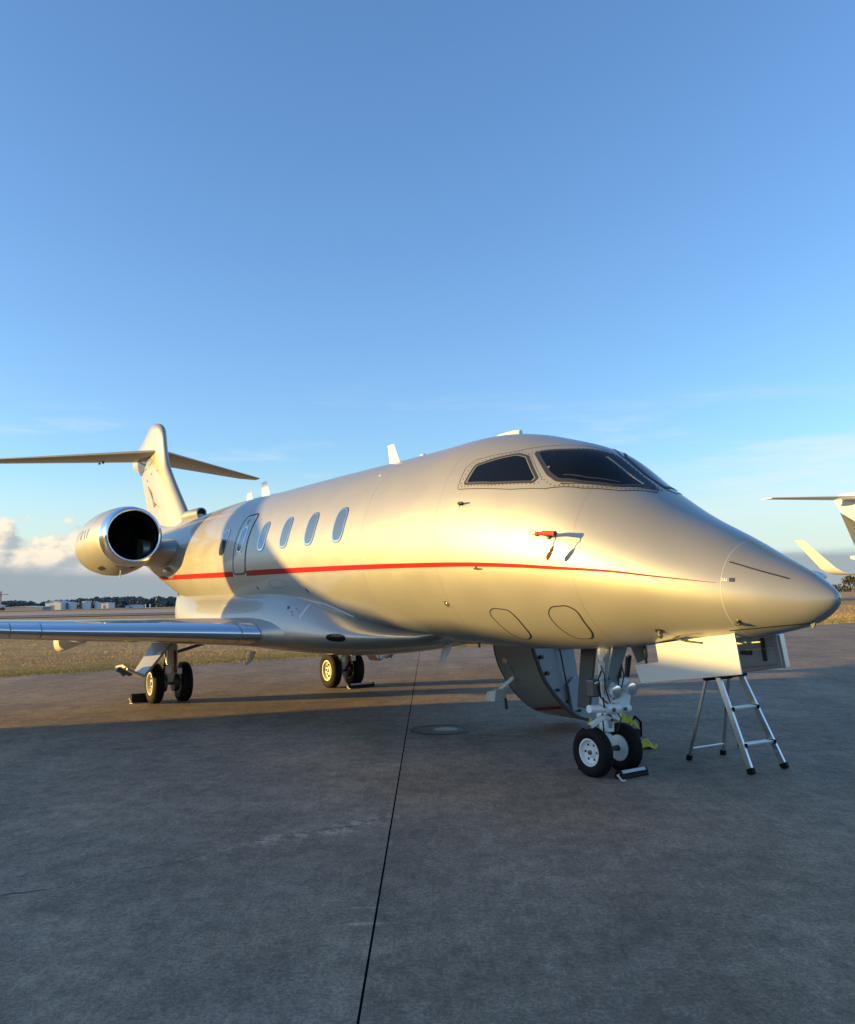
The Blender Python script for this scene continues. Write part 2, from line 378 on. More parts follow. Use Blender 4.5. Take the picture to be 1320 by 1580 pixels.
# ------------------------------------------------------------------ fuselage definition
KS = [0.0, 0.06, 0.2, 0.45, 0.8, 1.2, 1.7, 2.2, 2.7, 3.1, 3.5, 3.9, 4.4, 5.0, 6.0, 7.5, 9.0, 10.5, 12.0, 13.5, 15.0, 17.0, 19.5]
WK = [0.0, 0.096, 0.205, 0.36, 0.51, 0.645, 0.78, 0.885, 0.97, 1.02, 1.06, 1.09, 1.125, 1.15, 1.165, 1.17, 1.17, 1.16, 1.13, 1.05, 0.92, 0.68, 0.3]
ZT = [1.595, 1.682, 1.785, 1.923, 2.12, 2.331, 2.664, 3.028, 3.203, 3.315, 3.384, 3.403, 3.396, 3.397, 3.41, 3.43, 3.44, 3.47, 3.45, 3.38, 3.3, 3.2, 3.1]
ZB = [1.595, 1.497, 1.412, 1.343, 1.281, 1.271, 1.208, 1.153, 1.126, 1.114, 1.105, 1.123, 1.129, 1.144, 1.15, 1.15, 1.15, 1.17, 1.32, 1.62, 2.0, 2.5, 3.0]
K2 = [math.sqrt(s) for s in KS]
_w, _t, _b = pchip(K2, WK), pchip(K2, ZT), pchip(K2, ZB)
def sec(s):
    x = math.sqrt(max(0, s)); return _w(x), _t(x), _b(x)
def fp(s, th):
    w, t, b = sec(s); zm = b+.47*(t-b); c, d = math.cos(th), math.sin(th)
    return Vector((s, w*c, zm + (t-zm if d > 0 else zm-b)*d))
def fnorm(s, th):
    e = .004; a = fp(s+e, th)-fp(max(0, s-e), th); b = fp(s, th+e)-fp(s, th-e)
    n = b.cross(a).normalized()
    c = fp(s, th); w, t, bb = sec(s)
    if n.dot(c-Vector((s, 0, (t+bb)/2))) < 0: n = -n
    return n
def surf(s, th, off=0.): return fp(s, th) + fnorm(s, th)*off
def th_z(s, z, port=False):
    w, t, b = sec(s); zm = b+.47*(t-b); h = (t-zm) if z > zm else (zm-b)
    a = math.asin(max(-1, min(1, (z-zm)/h))); return math.pi-a if port else a
def fz(s, z, off=0.): return surf(s, th_z(s, z), off)
def patch(mb, poly, off, sub=5, depth=.012):
    """poly in (s, theta) radians, star shaped; a solid plate following the skin"""
    n = len(poly); cs = sum(p[0] for p in poly)/n; ct = sum(p[1] for p in poly)/n
    rings = []
    rings.append([surf(s, t, off-depth) for s, t in poly])
    for k in range(sub, 0, -1):
        u = k/sub; rings.append([surf(cs+(s-cs)*u, ct+(t-ct)*u, off) for s, t in poly])
    o = len(mb.v); mb.loft(rings); mb.v.append(tuple(surf(cs, ct, off))); c = len(mb.v)-1
    base = o+len(rings)*n-n
    for j in range(n): mb.f.append((base+j, base+(j+1) % n, c))
    return mb
def roundpoly(poly, r=.25, k=5, dens=4):
    """round corners of polygon given in any 2D units; r as fraction of the shorter edge"""
    out = []; n = len(poly)
    for i in range(n):
        p0, p, p1 = [Vector((*poly[j % n], 0)) for j in (i-1, i, i+1)]
        a = (p0-p); b = (p1-p); rr = r*min(a.length, b.length)
        A = p+a.normalized()*min(rr, a.length*.48); B = p+b.normalized()*min(rr, b.length*.48)
        for q in range(k+1):
            t = q/k; out.append(tuple(((1-t)**2*A+2*t*(1-t)*p+t*t*B)[:2]))
    res = []
    for i, p in enumerate(out):
        p1 = out[(i+1) % len(out)]; res.append(p)
        for q in range(1, dens): 
            if math.dist(p, p1) > .02: res.append((p[0]+(p1[0]-p[0])*q/dens, p[1]+(p1[1]-p[1])*q/dens))
    return res
def superell(cs, cz, a, b, n=2.6, lean=0., k=40):
    o = []
    for i in range(k):
        t = 2*math.pi*i/k; c, s = math.cos(t), math.sin(t)
        x = a*math.copysign(abs(c)**(2/n), c); y = b*math.copysign(abs(s)**(2/n), s)
        o.append((cs+x+lean*y, cz+y))
    return o
def szpoly(pts): return [(s, th_z(s, z)) for s, z in pts]
def ribbon(mb, pts, half, off, closed=False, thick=.004, taper=False):
    """pts: list of (s, theta); ribbon of half width in metres following the skin"""
    n = len(pts); L_, R_, L2, R2 = [], [], [], []
    P = [fp(*p) for p in pts]
    for i, (s, t) in enumerate(pts):
        a = P[(i-1) % n] if (closed or i > 0) else P[0]; b = P[(i+1) % n] if (closed or i < n-1) else P[-1]
        d = (b-a).normalized(); nn = fnorm(s, t); w = nn.cross(d).normalized()
        hw = half[i] if isinstance(half, list) else half
        L_.append(P[i]+nn*off+w*hw); R_.append(P[i]+nn*off-w*hw); L2.append(P[i]+nn*(off-thick)+w*hw); R2.append(P[i]+nn*(off-thick)-w*hw)
    rings = [[L_[i], R_[i], R2[i], L2[i]] for i in range(n)]
    if closed: rings.append(rings[0])
    return mb.loft(rings, not closed, not closed)
def resample(pts, n):
    d = [0]
    for a, b in zip(pts, pts[1:]): d.append(d[-1]+math.dist(a, b))
    out = []
    for i in range(n):
        x = d[-1]*i/(n-1); j = 0
        while j < len(d)-2 and d[j+1] < x: j += 1
        t = (x-d[j])/max(1e-9, d[j+1]-d[j]); out.append(tuple(pts[j][k]+(pts[j+1][k]-pts[j][k])*t for k in range(2)))
    return out

jet = empty('business_jet', JN, JROT, 'silver business jet with a thin red stripe and its nose towards the right', 'airplane')

# ---- fuselage skin with open bays cut underneath
NS, NT = 230, 112
ss = [(.0004 + 1.3*(i/70)**2) for i in range(71)] + lin(1.3, 19.5, NS-70)[1:]
fus = MB(); rings = []
ths = [2*math.pi*k/NT for k in range(NT)]
grid = [[fp(s, t) for t in ths] for s in ss]
BAY = (.70, 1.60, R(-128), R(-56)); NBAY = (2.08, 2.72, R(-108), R(-72))
def inbay(s, t):
    y = fp(s, t).y
    if math.sin(t) > 0: return False
    return (.72 < s < 1.60 and -.27 < y < .10+.13*(1.60-s)) or (2.15 < s < 2.72 and abs(y) < .10)
def inbay_old(s, t):
    t = (t+math.pi) % (2*math.pi)-math.pi
    for a, b, c, d in (BAY, NBAY):
        if a < s < b and c < t < d: return True
    return False
fus.v = [tuple(p) for r in grid for p in r]
for i in range(len(ss)-1):
    for j in range(NT):
        if inbay((ss[i]+ss[i+1])/2, ths[j]+math.pi/NT): continue
        k = (j+1) % NT
        fus.f.append((i*NT+j, i*NT+k, (i+1)*NT+k, (i+1)*NT+j))
fus.f.append(tuple((len(ss)-1)*NT+j for j in range(NT)))
fus.build('fuselage', M_paint, jet, True, angle=60)
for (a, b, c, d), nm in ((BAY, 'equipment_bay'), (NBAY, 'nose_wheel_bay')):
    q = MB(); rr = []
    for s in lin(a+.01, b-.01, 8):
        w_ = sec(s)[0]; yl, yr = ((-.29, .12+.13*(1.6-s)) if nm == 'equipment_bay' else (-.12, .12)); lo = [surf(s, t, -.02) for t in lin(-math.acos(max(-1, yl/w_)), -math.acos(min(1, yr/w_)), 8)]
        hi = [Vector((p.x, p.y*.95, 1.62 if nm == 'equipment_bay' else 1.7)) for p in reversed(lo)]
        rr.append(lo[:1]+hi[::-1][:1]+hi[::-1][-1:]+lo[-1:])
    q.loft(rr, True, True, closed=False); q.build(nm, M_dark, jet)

# ---- red stripe (broken by the emergency exit)
SZ = pchip([.69, .94, 1.19, 1.47, 1.755, 2.086, 2.448, 3.12, 4.175, 5.53, 7.09, 8.44, 9.07, 11.05, 16.0], [1.727, 1.762, 1.797, 1.838, 1.867, 1.894, 1.925, 1.965, 1.996, 2.023, 2.046, 2.061, 2.066, 2.094, 2.17])
SH = pchip([.69, 1.47, 3.12, 5.53, 8.44, 16.0], [.001, .0095, .021, .030, .040, .046])
for port in (False, True):
    for a, b in ((.69, 8.515), (9.075, 15.9)):
        if port and a > 1: continue
        q = MB(); S_ = lin(a, b if not port else 3.3, 90)
        ribbon(q, [(s, th_z(s, SZ(s), port)) for s in S_], [SH(s) for s in S_], .0025)
        q.build('red_stripe', M_red, jet, True)

# ---- cabin windows
def cabin_window(s, z, parent, h=.195, w=.128):
    pl = szpoly(superell(s, z, w, h, 3.0, -.05)); q = MB(); ribbon(q, pl, .0105, .006, True, .012); fr = q.build('window', M_frame, parent, True)
    q = MB(); ribbon(q, szpoly(superell(s, z, w+.0155, h+.0155, 3.0, -.05)), .005, .003, True, .006); q.build('seal', M_steel, fr, True)
    q = MB(); patch(q, szpoly(superell(s, z, w-.010, h-.010, 3.0, -.05)), .0035); q.build('pane', M_shade, fr, True, angle=70)
    return fr
for s, z in ((5.557, 2.543), (6.346, 2.556), (7.143, 2.566), (7.947, 2.572), (9.61, 2.595)): cabin_window(s, z, jet)
ex = MB(); exo = roundpoly([(9.06, 2.97), (8.54, 2.97), (8.53, 2.06), (9.03, 2.06)], .22, 5, 8)
patch(ex, szpoly(exo), .004, 6); exd = ex.build('emergency_exit', M_paint2, jet, True, angle=70)
q = MB(); ribbon(q, szpoly(exo), .015, .0055, True, .01); q.build('seal', M_seal, exd, True)
pl = szpoly(superell(8.80, 2.585, .118, .19, 3.0, -.05)); q = MB(); ribbon(q, pl, .013, .009, True, .012); q.build('window_frame', M_frame, exd, True)
q = MB(); patch(q, szpoly(superell(8.80, 2.585, .110, .18, 3.0, -.05)), .0075); q.build('pane', M_shade, exd, True, angle=70)
q = MB(); ribbon(q, szpoly(superell(8.83, 2.865, .035, .035, 2)), .006, .0075, True, .008); q.build('handle', M_paint, exd, True)

# ---- cockpit glazing
D = lambda L_: [(s, R(t)) for s, t in L_]
FR1 = D([(3.345, 27.5), (3.37, 40), (3.30, 46), (2.86, 55.5), (2.70, 62), (2.43, 72), (2.15, 84.5), (2.06, 87.5), (1.80, 88.2), (1.545, 86.5), (1.50, 80), (1.66, 60), (1.93, 44.5), (2.13, 37.5), (2.25, 34), (2.62, 30.3), (3.0, 28.6)])
CW1 = roundpoly([(3.268, 30.4/57), (3.245, 42/57), (2.80, 53.6/57), (2.67, 53/57), (2.385, 39.0/57), (2.41, 36.2/57), (2.889, 31.8/57)], .13, 4, 4)
CW2 = roundpoly([(2.62, 57.0/57), (2.54, 60.5/57), (2.311, 67.5/57), (2.115, 79/57), (2.03, 85/57), (1.823, 86/57), (1.56, 85/57), (1.69, 63/57), (1.95, 47.5/57), (2.17, 40.5/57), (2.30, 43.0/57)], .22, 4, 3)
mir = lambda L_: [(s, math.pi-t) for s, t in L_]
for side in (0, 1):
    fm_ = (lambda L_: L_) if not side else mir
    q = MB(); fr = roundpoly(FR1, .12, 4, 3); patch(q, fm_(fr), .0035, 7); wf = q.build('windshield_frame', M_paint2, jet, True, angle=70)
    q = MB(); ribbon(q, fm_(fr), .003, .0045, True, .004); q.build('frame_edge', M_seal, wf, True)
    if not side:
        q = MB()
        loops = [(CW1, 1.07, 26), (CW2, 1.06, 34)]
        for P, k, cnt in loops:
            cs = sum(p[0] for p in P)/len(P); ct = sum(p[1] for p in P)/len(P)
            big = [(cs+(s-cs)*(k+.06), ct+(t-ct)*(k+.09)) for s, t in P]; big.append(big[0])
            for s, t in resample(big, cnt*2+1)[:-1]:
                p = surf(s, t, .0035); nn = fnorm(s, t); q.lathe([(0, .0075), (.0014, .006)], p, nn, 6, False, True)
        tag(q.build('rivet', M_seal, wf), kind='stuff')
    for P in (CW1, CW2):
        P = fm_(P)
        cs = sum(p[0] for p in P)/len(P); ct = sum(p[1] for p in P)/len(P)
        q = MB(); ribbon(q, [(cs+(s-cs)*.955, ct+(t-ct)*.945) for s, t in P], .0085, .0062, True, .006); q.build('retainer', M_steel if P is not CW1 else M_retain, wf, True)
        q = MB(); ribbon(q, P, .013, .0075, True, .01); sl = q.build('window_seal', M_seal, wf, True)
        q = MB(); patch(q, P, .005, 6); q.build('windshield' if len(P) == len(CW2) else 'side_window', M_glass, jet, True, angle=70)
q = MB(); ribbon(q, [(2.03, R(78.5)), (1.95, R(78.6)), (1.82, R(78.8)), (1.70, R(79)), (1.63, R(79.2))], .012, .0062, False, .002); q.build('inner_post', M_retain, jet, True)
q = MB(); ribbon(q, resample([(1.74, R(66)), (1.95, R(53)), (2.15, R(46))], 12), .006, .0062, False, .002); q.build('glareshield_highlight', M_steel, jet, True)  # strip on the pane drawn as the glareshield's highlight
# wiper
q = MB(); q.tube([surf(1.53, R(83), .014), surf(1.75, R(58), .016), surf(2.12, R(40), .014)], .006, 6); q.build('wiper', M_seal, jet)

# ---- panel lines, hatches and small fittings on the nose
q = MB(); ribbon(q, [(.655+.012*math.sin(t), t) for t in lin(-math.pi*.95, math.pi*.95, 80)], .0016, .0010, False, .004); q.build('radome_joint', M_tan, jet, True)
for L_, nm in (([(2.975, 1.546), (2.767, 1.528), (2.719, 1.442), (2.741, 1.283), (2.898, 1.232), (3.018, 1.263), (3.045, 1.393), (3.069, 1.496)], 0), ([(2.227, 1.556), (2.036, 1.567), (1.95, 1.516), (1.973, 1.331), (2.064, 1.268), (2.245, 1.264), (2.299, 1.355), (2.31, 1.486)], 1)):
    P = szpoly(roundpoly(L_, .45, 4, 3)); q = MB(); patch(q, P, .003, 4); h = q.build('access_hatch', M_paint2, jet, True, angle=70)
    q = MB(); ribbon(q, P, .0055, .0042, True, .006); q.build('seal', M_seal, h, True)
M_seam = mat('skin_seam', (.30, .285, .26), .5, .6)
for s_ in (1.86, 3.58, 4.98, 10.25):
    q = MB(); ribbon(q, [(s_, t) for t in lin(-1.25, 1.35, 50)], .0016, .0006, False, .003); q.build('skin_seam', M_seam, jet, True)
q = MB(); ribbon(q, resample([(.639, th_z(.639, 1.881)), (.263, th_z(.263, 1.742))], 20), .004, .004, False, .006); q.build('lightning_strip', M_seal, jet)
q = MB(); ribbon(q, [(s, R(84)) for s in lin(.16, .72, 20)], .004, .004, False, .006); q.build('lightning_strip', M_seal, jet)
q = MB(); ribbon(q, [(s, th_z(s, 1.362 + .055*((.72-s)/.5)**1.0)) for s in lin(.20, .72, 24)], .006, .002, False, .008); q.build('cowl_seam', M_seal, jet)
q = MB(); ribbon(q, [(s, th_z(s, z)) for s, z in ((.665, 1.752), (.62, 1.747))], .010, .002, False, .004); pq = q.build('placard', M_white, jet)
q = MB(); ribbon(q, [(s, th_z(s, z)) for s, z in ((.605, 1.746), (.57, 1.743))], .015, .0025, False, .004); q.build('placard', M_steel, jet)
# blotch of writing on the placard: four small dark bars
for k in range(4):
    q = MB(); s = .662-.011*k; ribbon(q, [(s, th_z(s, 1.758)), (s, th_z(s, 1.744))], .0022, .003, False, .002); q.build('placard_mark', M_seal, pq)
def probe(name, s, z, ln, r, m, out=.05, base=.018):
    p = fz(s, z); n = fnorm(s, th_z(s, z)); q = MB(); q.lathe([(0, base*1.5), (.006, base)], p, n, 16, False, True)
    bs = q.build(name, M_steel, jet, True)
    q = MB(); e = p+n*out; q.tube([p, p+n*out*.8, e+Vector((-.02, 0, 0)), e+Vector((-ln, 0, 0))], [r*1.3, r*1.2, r*1.1, r*.7], 10); q.build('tube', m, bs, True)
    return e
probe('ice_detector', 3.224, 2.553, .08, .011, M_steel, .05, .022)
probe('vane', 2.99, 1.925, .06, .007, M_steel, .035, .012)
pe = probe('pitot_probe', 2.09, 2.165, .03, .012, M_alu, .135, .02)
probe('temperature_probe', 1.33, 1.345, .02, .018, M_steel, .045, .03)
probe('pitot_probe', .60, 1.435, -.03, .010, M_seal, .03, .014)
p = fz(3.635, 1.587); n = fnorm(3.635, th_z(3.635, 1.587)); q = MB(); q.lathe([(0, .035), (.003, .033), (.003, .024), (-.002, .022)], p, n, 20, False, True); v_ = q.build('static_port', M_seal, jet, True)
q = MB(); q.lathe([(0, .016), (.004, .012)], p, n, 12, False, True); q.build('cap', M_alu, v_, True)
q = MB(); q.tube([(1.40, .20, 1.30), (1.2, .215, 1.262), (1.05, .22, 1.255)], .008, 6); q.build('drain_tube', M_seal, jet)
q = MB(); q.prism([(.16, .05, 1.425), (.20, .05, 1.41), (.19, .05, 1.385), (.175, .05, 1.385)], (0, .012, 0)); q.build('nose_vane', M_seal, jet)

# ---- blade antennas
def blade(s, zroot, h, c0, c1, rake, y=0., t=.03, m=M_white, down=False):
    q = MB(); sg = -1 if down else 1
    rings = []
    for k in range(7):
        u = k/6; c = c0+(c1-c0)*u; so = s+rake*u; z = zroot+sg*h*u; tt = t*(1-.45*u)
        rings.append([Vector((so+c*x, y+tt*.5*yy, z)) for x, yy in ((0, 0), (.08, .55), (.3, 1), (.7, .7), (1, 0), (.7, -.7), (.3, -1), (.08, -.55))])
    q.loft(rings, True, True); return q.build('antenna', m, jet, True)
blade(5.93, 3.39, .32, .28, .16, .18); blade(10.36, 3.44, .33, .40, .25, .18); blade(11.22, 3.44, .25, .32, .2, .07)
blade(4.63, 1.17, .30, .21, .13, .24, .1, .03, M_tan, True)
q = MB(); q.lathe([(0, .06), (.03, .055), (.06, .035), (.07, .002)], (5.38, 0, 3.40), (0, 0, 1), 16, False, True); q.build('beacon', M_white, jet, True)
q = MB(); q.loft([[Vector((3.45+.4*u+.0, y*w_, 3.375+h_)) for y, h_ in ((-.09, 0), (-.06, .05), (.06, .05), (.09, 0))] for u, w_ in ((0, .3), (.15, .9), (.7, 1), (1, .4))], True, True); q.build('satcom_antenna', M_white, jet, True)
q = MB(); q.lathe([(0, .03), (.035, .02)], (6.74, 0, 3.43), (0, 0, 1), 10, False, True); q.build('static_port', M_seal, jet)
q = MB(); p = surf(5.2, R(50)); q.lathe([(0, .02), (.004, .018)], p, fnorm(5.2, R(50)), 12, False, True); q.build('static_port', M_white, jet)
for s in (4.1, 5.9):
    q = MB(); q.lathe([(0, .014), (-.06, .008)], (s, .15, 1.15), (0, 0, 1), 8, False, True); q.build('drain_mast', M_seal, jet)

# ---- belly fairing
M_seam_ = mat('panel_gap_grey', (.22, .21, .20), .5, .4)
fb = pchip([4.35, 4.9, 5.4, 5.9, 6.6, 7.5, 8.7, 10.5, 12.0, 13.2, 14.2], [1.20, 1.08, 1.005, .945, .885, .865, .865, .90, 1.06, 1.36, 1.75])
fw = pchip([4.35, 4.9, 5.4, 5.9, 6.6, 7.2, 8.0, 10.5, 12.0, 13.2, 14.2], [.40, .74, .96, 1.10, 1.225, 1.285, 1.30, 1.28, 1.12, .84, .5])
ft = pchip([4.35, 4.9, 5.5, 5.9, 6.3, 6.7, 7.1, 8.0, 12.0, 14.2], [1.24, 1.27, 1.36, 1.46, 1.58, 1.66, 1.72, 1.76, 1.76, 1.82])
q = MB(); rr = []
def fair_y(s, z):
    b, w, t = fb(s), fw(s), ft(s); yj = max(.02, fp(s, th_z(s, t)).y-.025); zc = max(min(1.20+.0*s, t-.06), b+.08)
    if z >= zc:
        H = (t-zc)/math.sqrt(max(.05, 1-min(.97, yj/w)**2)); return w*math.sqrt(max(0, 1-((z-zc)/H)**2)), zc, H
    return w*max(0, 1-((zc-z)/(zc-b))**2.05)**(1/2.05), zc, zc-b
for s in lin(4.35, 14.2, 120):
    b, w, t = fb(s), fw(s), ft(s); _, zc, H = fair_y(s, 9); ring = []
    for k in range(72):
        a = 2*math.pi*k/72; c, d = math.cos(a), math.sin(a)
        if d >= 0: ring.append(Vector((s, w*c, zc+H*d)))
        else:
            ne = 2.05; ring.append(Vector((s, w*math.copysign(abs(c)**(2/ne), c), zc-(zc-b)*abs(d)**(2/ne))))
    rr.append(ring)
q.loft(rr, True, True); bf = q.build('belly_fairing', M_paint, jet, True, angle=60)
q = MB(); jp = [(12.2, 1.73), (11.7, 1.716), (9.4, 1.719), (7.9, 1.699), (7.03, 1.686), (6.69, 1.64), (6.31, 1.587), (5.92, 1.463), (5.73, 1.382), (5.13, 1.27), (4.89, 1.19)]
jp = resample(jp, 70); ribbon(q, [(s, th_z(s, z+.004)) for s, z in jp], .011, .010, False, .016); q.build('fairing_edge', M_alu, bf, True)
# landing light cover: dark lens in the side of the fairing
def fair_pt(s, z, off): return Vector((s, fair_y(s, z)[0]+off, z))
q = MB(); cs, cz = 5.78, 1.19; P = superell(cs, cz, .17, .048, 2.3); n = len(P)
rg = [[fair_pt(cs+(s-cs)*u, cz+(z-cz)*u, .006 if u < 1.01 else -.02) for s, z in P] for u in (1.02, 1.0, .6, .2)]
q.loft(rg, False, True); q.build('landing_light_cover', M_glass, bf, True)
q = MB(); q.lathe([(0, .03), (.012, .024)], fair_pt(7.0, 1.55, -.002), (0, 1, .1), 12, False, True); q.build('fuel_cap', M_steel, bf)
for s_, z_, r_ in ((6.86, 1.50, .012), (6.78, 1.53, .012), (6.80, 1.46, .012), (6.70, 1.50, .010)):
    q = MB(); q.lathe([(0, r_), (.006, r_*.8)], fair_pt(s_, z_, -.001), (0, 1, .1), 8, False, True); q.build('fastener', M_steel, bf)
q = MB(); q.loft([[fair_pt(s_, z_, .0015) for z_ in lin(1.42, 1.60, 6)] for s_ in (6.58, 6.62)], closed=False); q.build('panel_edge', M_tan, bf)
for s_, z_ in ((8.25, 1.86), (6.62, 1.80)):
    q = MB(); ribbon(q, [(s_, th_z(s_, z_)), (s_-.05, th_z(s_-.05, z_-.05))], .010, .004, False, .004); q.build('vent', M_seal, jet)
q = MB(); ribbon(q, szpoly(superell(7.45, 1.88, .30, .055, 2.4)), .004, .0015, True, .003); q.build('service_panel', M_seam_, jet)

# ---- wings
def airfoil(n=22):
    up = []
    for i in range(n+1):
        x = (1-math.cos(math.pi*i/n))/2
        t = 5*(.2969*math.sqrt(x)-.1260*x-.3516*x*x+.2843*x**3-.1036*x**4); up.append((x, t))
    return up
AF = airfoil()
zW = pchip([.9, 1.35, 4.4, 7.0, 9.9], [1.165, 1.20, 1.335, 1.57, 2.0])
def wing_secs():
    S_ = []
    for y, sle, ch, tc in ((.9, 7.0, 4.5, .098), (1.36, 7.28, 4.2, .098), (2.4, 7.86, 3.62, .098), (3.6, 8.53, 2.95, .10), (4.4, 8.98, 2.7, .10), (6, 9.88, 2.25, .10), (8, 11.0, 1.75, .095), (9.2, 11.68, 1.48, .09), (9.9, 12.08, 1.32, .09)):
        S_.append((y, zW(y), sle, ch, tc, 0.))
    for y, z, sle, ch, tc, cant in ((10.08, 2.06, 12.22, 1.25, .09, 30), (10.22, 2.22, 12.40, 1.15, .085, 52), (10.34, 2.6, 12.68, 1.02, .08, 72), (10.5, 3.2, 13.10, .82, .08, 75), (10.62, 3.62, 13.42, .62, .08, 75), (10.64, 3.68, 13.6, .4, .08, 75)):
        S_.append((y, z, sle, ch, tc, R(cant)))
    return S_
def ring_of(sc, side, x_hi=1., grow=0., upper_only=False):
    y, z, sle, ch, tc, cant = sc; nv = Vector((0, -math.sin(cant)*side, math.cos(cant)))
    top = [(x, t) for x, t in AF if x <= x_hi+1e-6]; pts = []
    for x, t in reversed(top): pts.append(Vector((sle+x*ch-(grow if x < .02 else 0), y*side, z)) + nv*(t*tc*ch*1.0+grow))
    for x, t in top[1:]: pts.append(Vector((sle+x*ch, y*side, z)) - nv*(t*tc*ch*.92+grow))
    return pts
def lerp_sec(S_, y):
    for a, b in zip(S_, S_[1:]):
        if a[0] <= y <= b[0]:
            u = (y-a[0])/(b[0]-a[0]); return tuple(a[i]+(b[i]-a[i])*u for i in range(6))
for side in (1, -1):
    S_ = wing_secs(); q = MB(); q.loft([ring_of(s, side) for s in S_[:9]], True, False); wg = q.build('wing', M_paint, jet, True, angle=50)
    q = MB(); q.loft([ring_of(s, side) for s in S_[8:]], False, True); q.build('winglet', M_paint, wg, True, angle=50)
    for ya, yb in ((1.42, 1.62), (1.635, 3.9), (3.915, 4.25), (4.265, 6.6), (6.615, 9.6)):
        q = MB(); q.loft([ring_of(lerp_sec(S_, y), side, .10, .004) for y in lin(ya, yb, 5)], False, False, closed=False); q.build('leading_edge', M_chrome, wg, True, angle=60)
    for y0 in (3.22, 6.2):
        q = MB(); sc = lerp_sec(S_, y0); TE = sc[2]+sc[3]; rr = []
        for u in lin(0, 1, 22):
            s = TE-2.0+2.15*u; rnd_ = math.sqrt(max(.001, 1-((u-.9)/.1)**2)) if u > .9 else 1
            dp_ = (.05+.30*u**1.1)*rnd_+.01; hw = .105*min(1, .1+u/.35)*rnd_+.004; ztop = zW(y0)-.12+.06*u
            rr.append([Vector((s, side*(y0+hw*math.cos(a)), ztop-dp_*.5+dp_*.5*math.copysign(abs(math.sin(a))**.8, math.sin(a)))) for a in [2*math.pi*k/20 for k in range(20)]])
        q.loft(rr, True, True); q.build('flap_fairing', M_tan, wg, True)
    # wing root glove
    q = MB(); q.loft([ring_of((y, z, s, c, t, 0), side, .30) for y, z, s, c, t in ((1.10, 1.21, 6.3, 4.6, .085), (1.22, 1.205, 6.72, 4.6, .09), (1.30, 1.20, 7.05, 4.4, .096), (1.40, 1.203, 7.30, 4.2, .0985))], False, False, closed=False); q.build('wing_root_fairing', M_paint, wg, True, angle=60)

# ---- fin, stabiliser, dorsal scoop
FIN = [(3.1, 14.6, 18.4, .40), (3.5, 15.05, 18.45, .38), (3.77, 15.36, 18.5, .36), (4.08, 15.74, 18.64, .34), (4.57, 16.32, 18.95, .31), (5.0, 16.76, 19.25, .30), (5.2, 16.87, 19.75, .31), (5.36, 16.93, 20.15, .32), (5.56, 17.0, 20.2, .32), (5.78, 17.08, 19.5, .30), (5.95, 17.2, 18.95, .27), (6.08, 17.42, 18.65, .20), (6.16, 17.75, 18.45, .09)]
def fin_half(z, s):
    for a, b in zip(FIN, FIN[1:]):
        if a[0] <= z <= b[0]:
            u = (z-a[0])/(b[0]-a[0]); le, te, t = (a[i]+(b[i]-a[i])*u for i in (1, 2, 3))
            x = min(1, max(0, (s-le)/(te-le))); return t*5*(.2969*math.sqrt(x)-.126*x-.3516*x*x+.2843*x**3-.1036*x**4)
    return 0
q = MB(); zz = sorted(set([a[0] for a in FIN] + lin(3.1, 6.1, 40))); rr = []
fl, fe, ftk = (pchip([a[0] for a in FIN], [a[i] for a in FIN]) for i in (1, 2, 3))
for z in zz:
    le, te, t = fl(z), fe(z), ftk(z)
    rr.append([Vector((le+(te-le)*x, t*h, z)) for x, h in reversed(AF)] + [Vector((le+(te-le)*x, -t*h, z)) for x, h in AF[1:-1]])
q.loft(rr, True, True); fin = q.build('tail_fin', M_paint, jet, True, angle=60)
q = MB(); P = [(18.07, 4.55), (17.72, 4.36), (17.50, 4.13), (16.85, 3.93), (17.28, 4.06), (17.46, 4.0), (17.55, 4.16), (17.85, 4.38)]
P = [(17.6+(a_-17.6)*1.12, 4.2+(b_-4.2)*1.12) for a_, b_ in P]
P2 = [Vector((s, fin_half(z, s)+.022, z)) for s, z in P]
q.prism(P2, (0, -.01, 0)); q.build('emblem', M_emblem, fin)
for P in ([(18.2, 5.06), (18.9, 5.06), (18.9, 5.045), (18.2, 5.045)], [(17.75, 4.86), (17.1, 4.87), (17.1, 4.85), (17.75, 4.83)], [(18.3, 4.76), (18.22, 4.76), (18.22, 4.72), (18.3, 4.72)]):
    q = MB(); q.prism([Vector((s, fin_half(z, s)+.005, z)) for s, z in P], (0, -.008, 0)); q.build('panel_gap', M_seal, fin)
q = MB(); P = [(19.1, 5.36), (17.45, 5.34), (17.42, 5.08), (17.9, 5.04), (18.6, 5.2)]; q.prism([Vector((s, fin_half(z, s)+.006, z)) for s, z in P], (0, -.01, 0)); sc_ = q.build('stabiliser_cutout', M_grey, fin)
q = MB(); q.prism([Vector((s, fin_half(z, s)+.012, z)) for s, z in superell(17.85, 5.18, .28, .085, 2.2, .6, 20)], (0, -.01, 0)); q.build('cover_plate', M_alu, sc_)
for side in (1, -1):
    q = MB(); rr = []
    for y in lin(.0, 3.93, 9):
        sle = 17.22+.885*y; ch = 2.0-.345*y if y < 3.9 else .45; nv = .082*ch
        rr.append([Vector((sle+x*ch, side*y, 5.37+t*nv)) for x, t in reversed(AF)] + [Vector((sle+x*ch, side*y, 5.37-t*nv)) for x, t in AF[1:-1]])
    q.loft(rr, True, True); st = q.build('stabiliser', M_paint, jet, True, angle=50)
    if side == 1:
        for s in (19.05, 19.25):
            q = MB(); q.box((s+.25, .95+.25*(s-19), 5.31), (.10, .04, .035)); q.build('hinge', M_seal, st)
q = MB(); q.lathe([(0, .085), (-.012, .10), (0, .115), (.1, .122), (.8, .13), (1.8, .12)], (14.18, 0, 3.545), (1, 0, 0), 24); scp = q.build('ram_air_scoop', M_paint, jet, True)
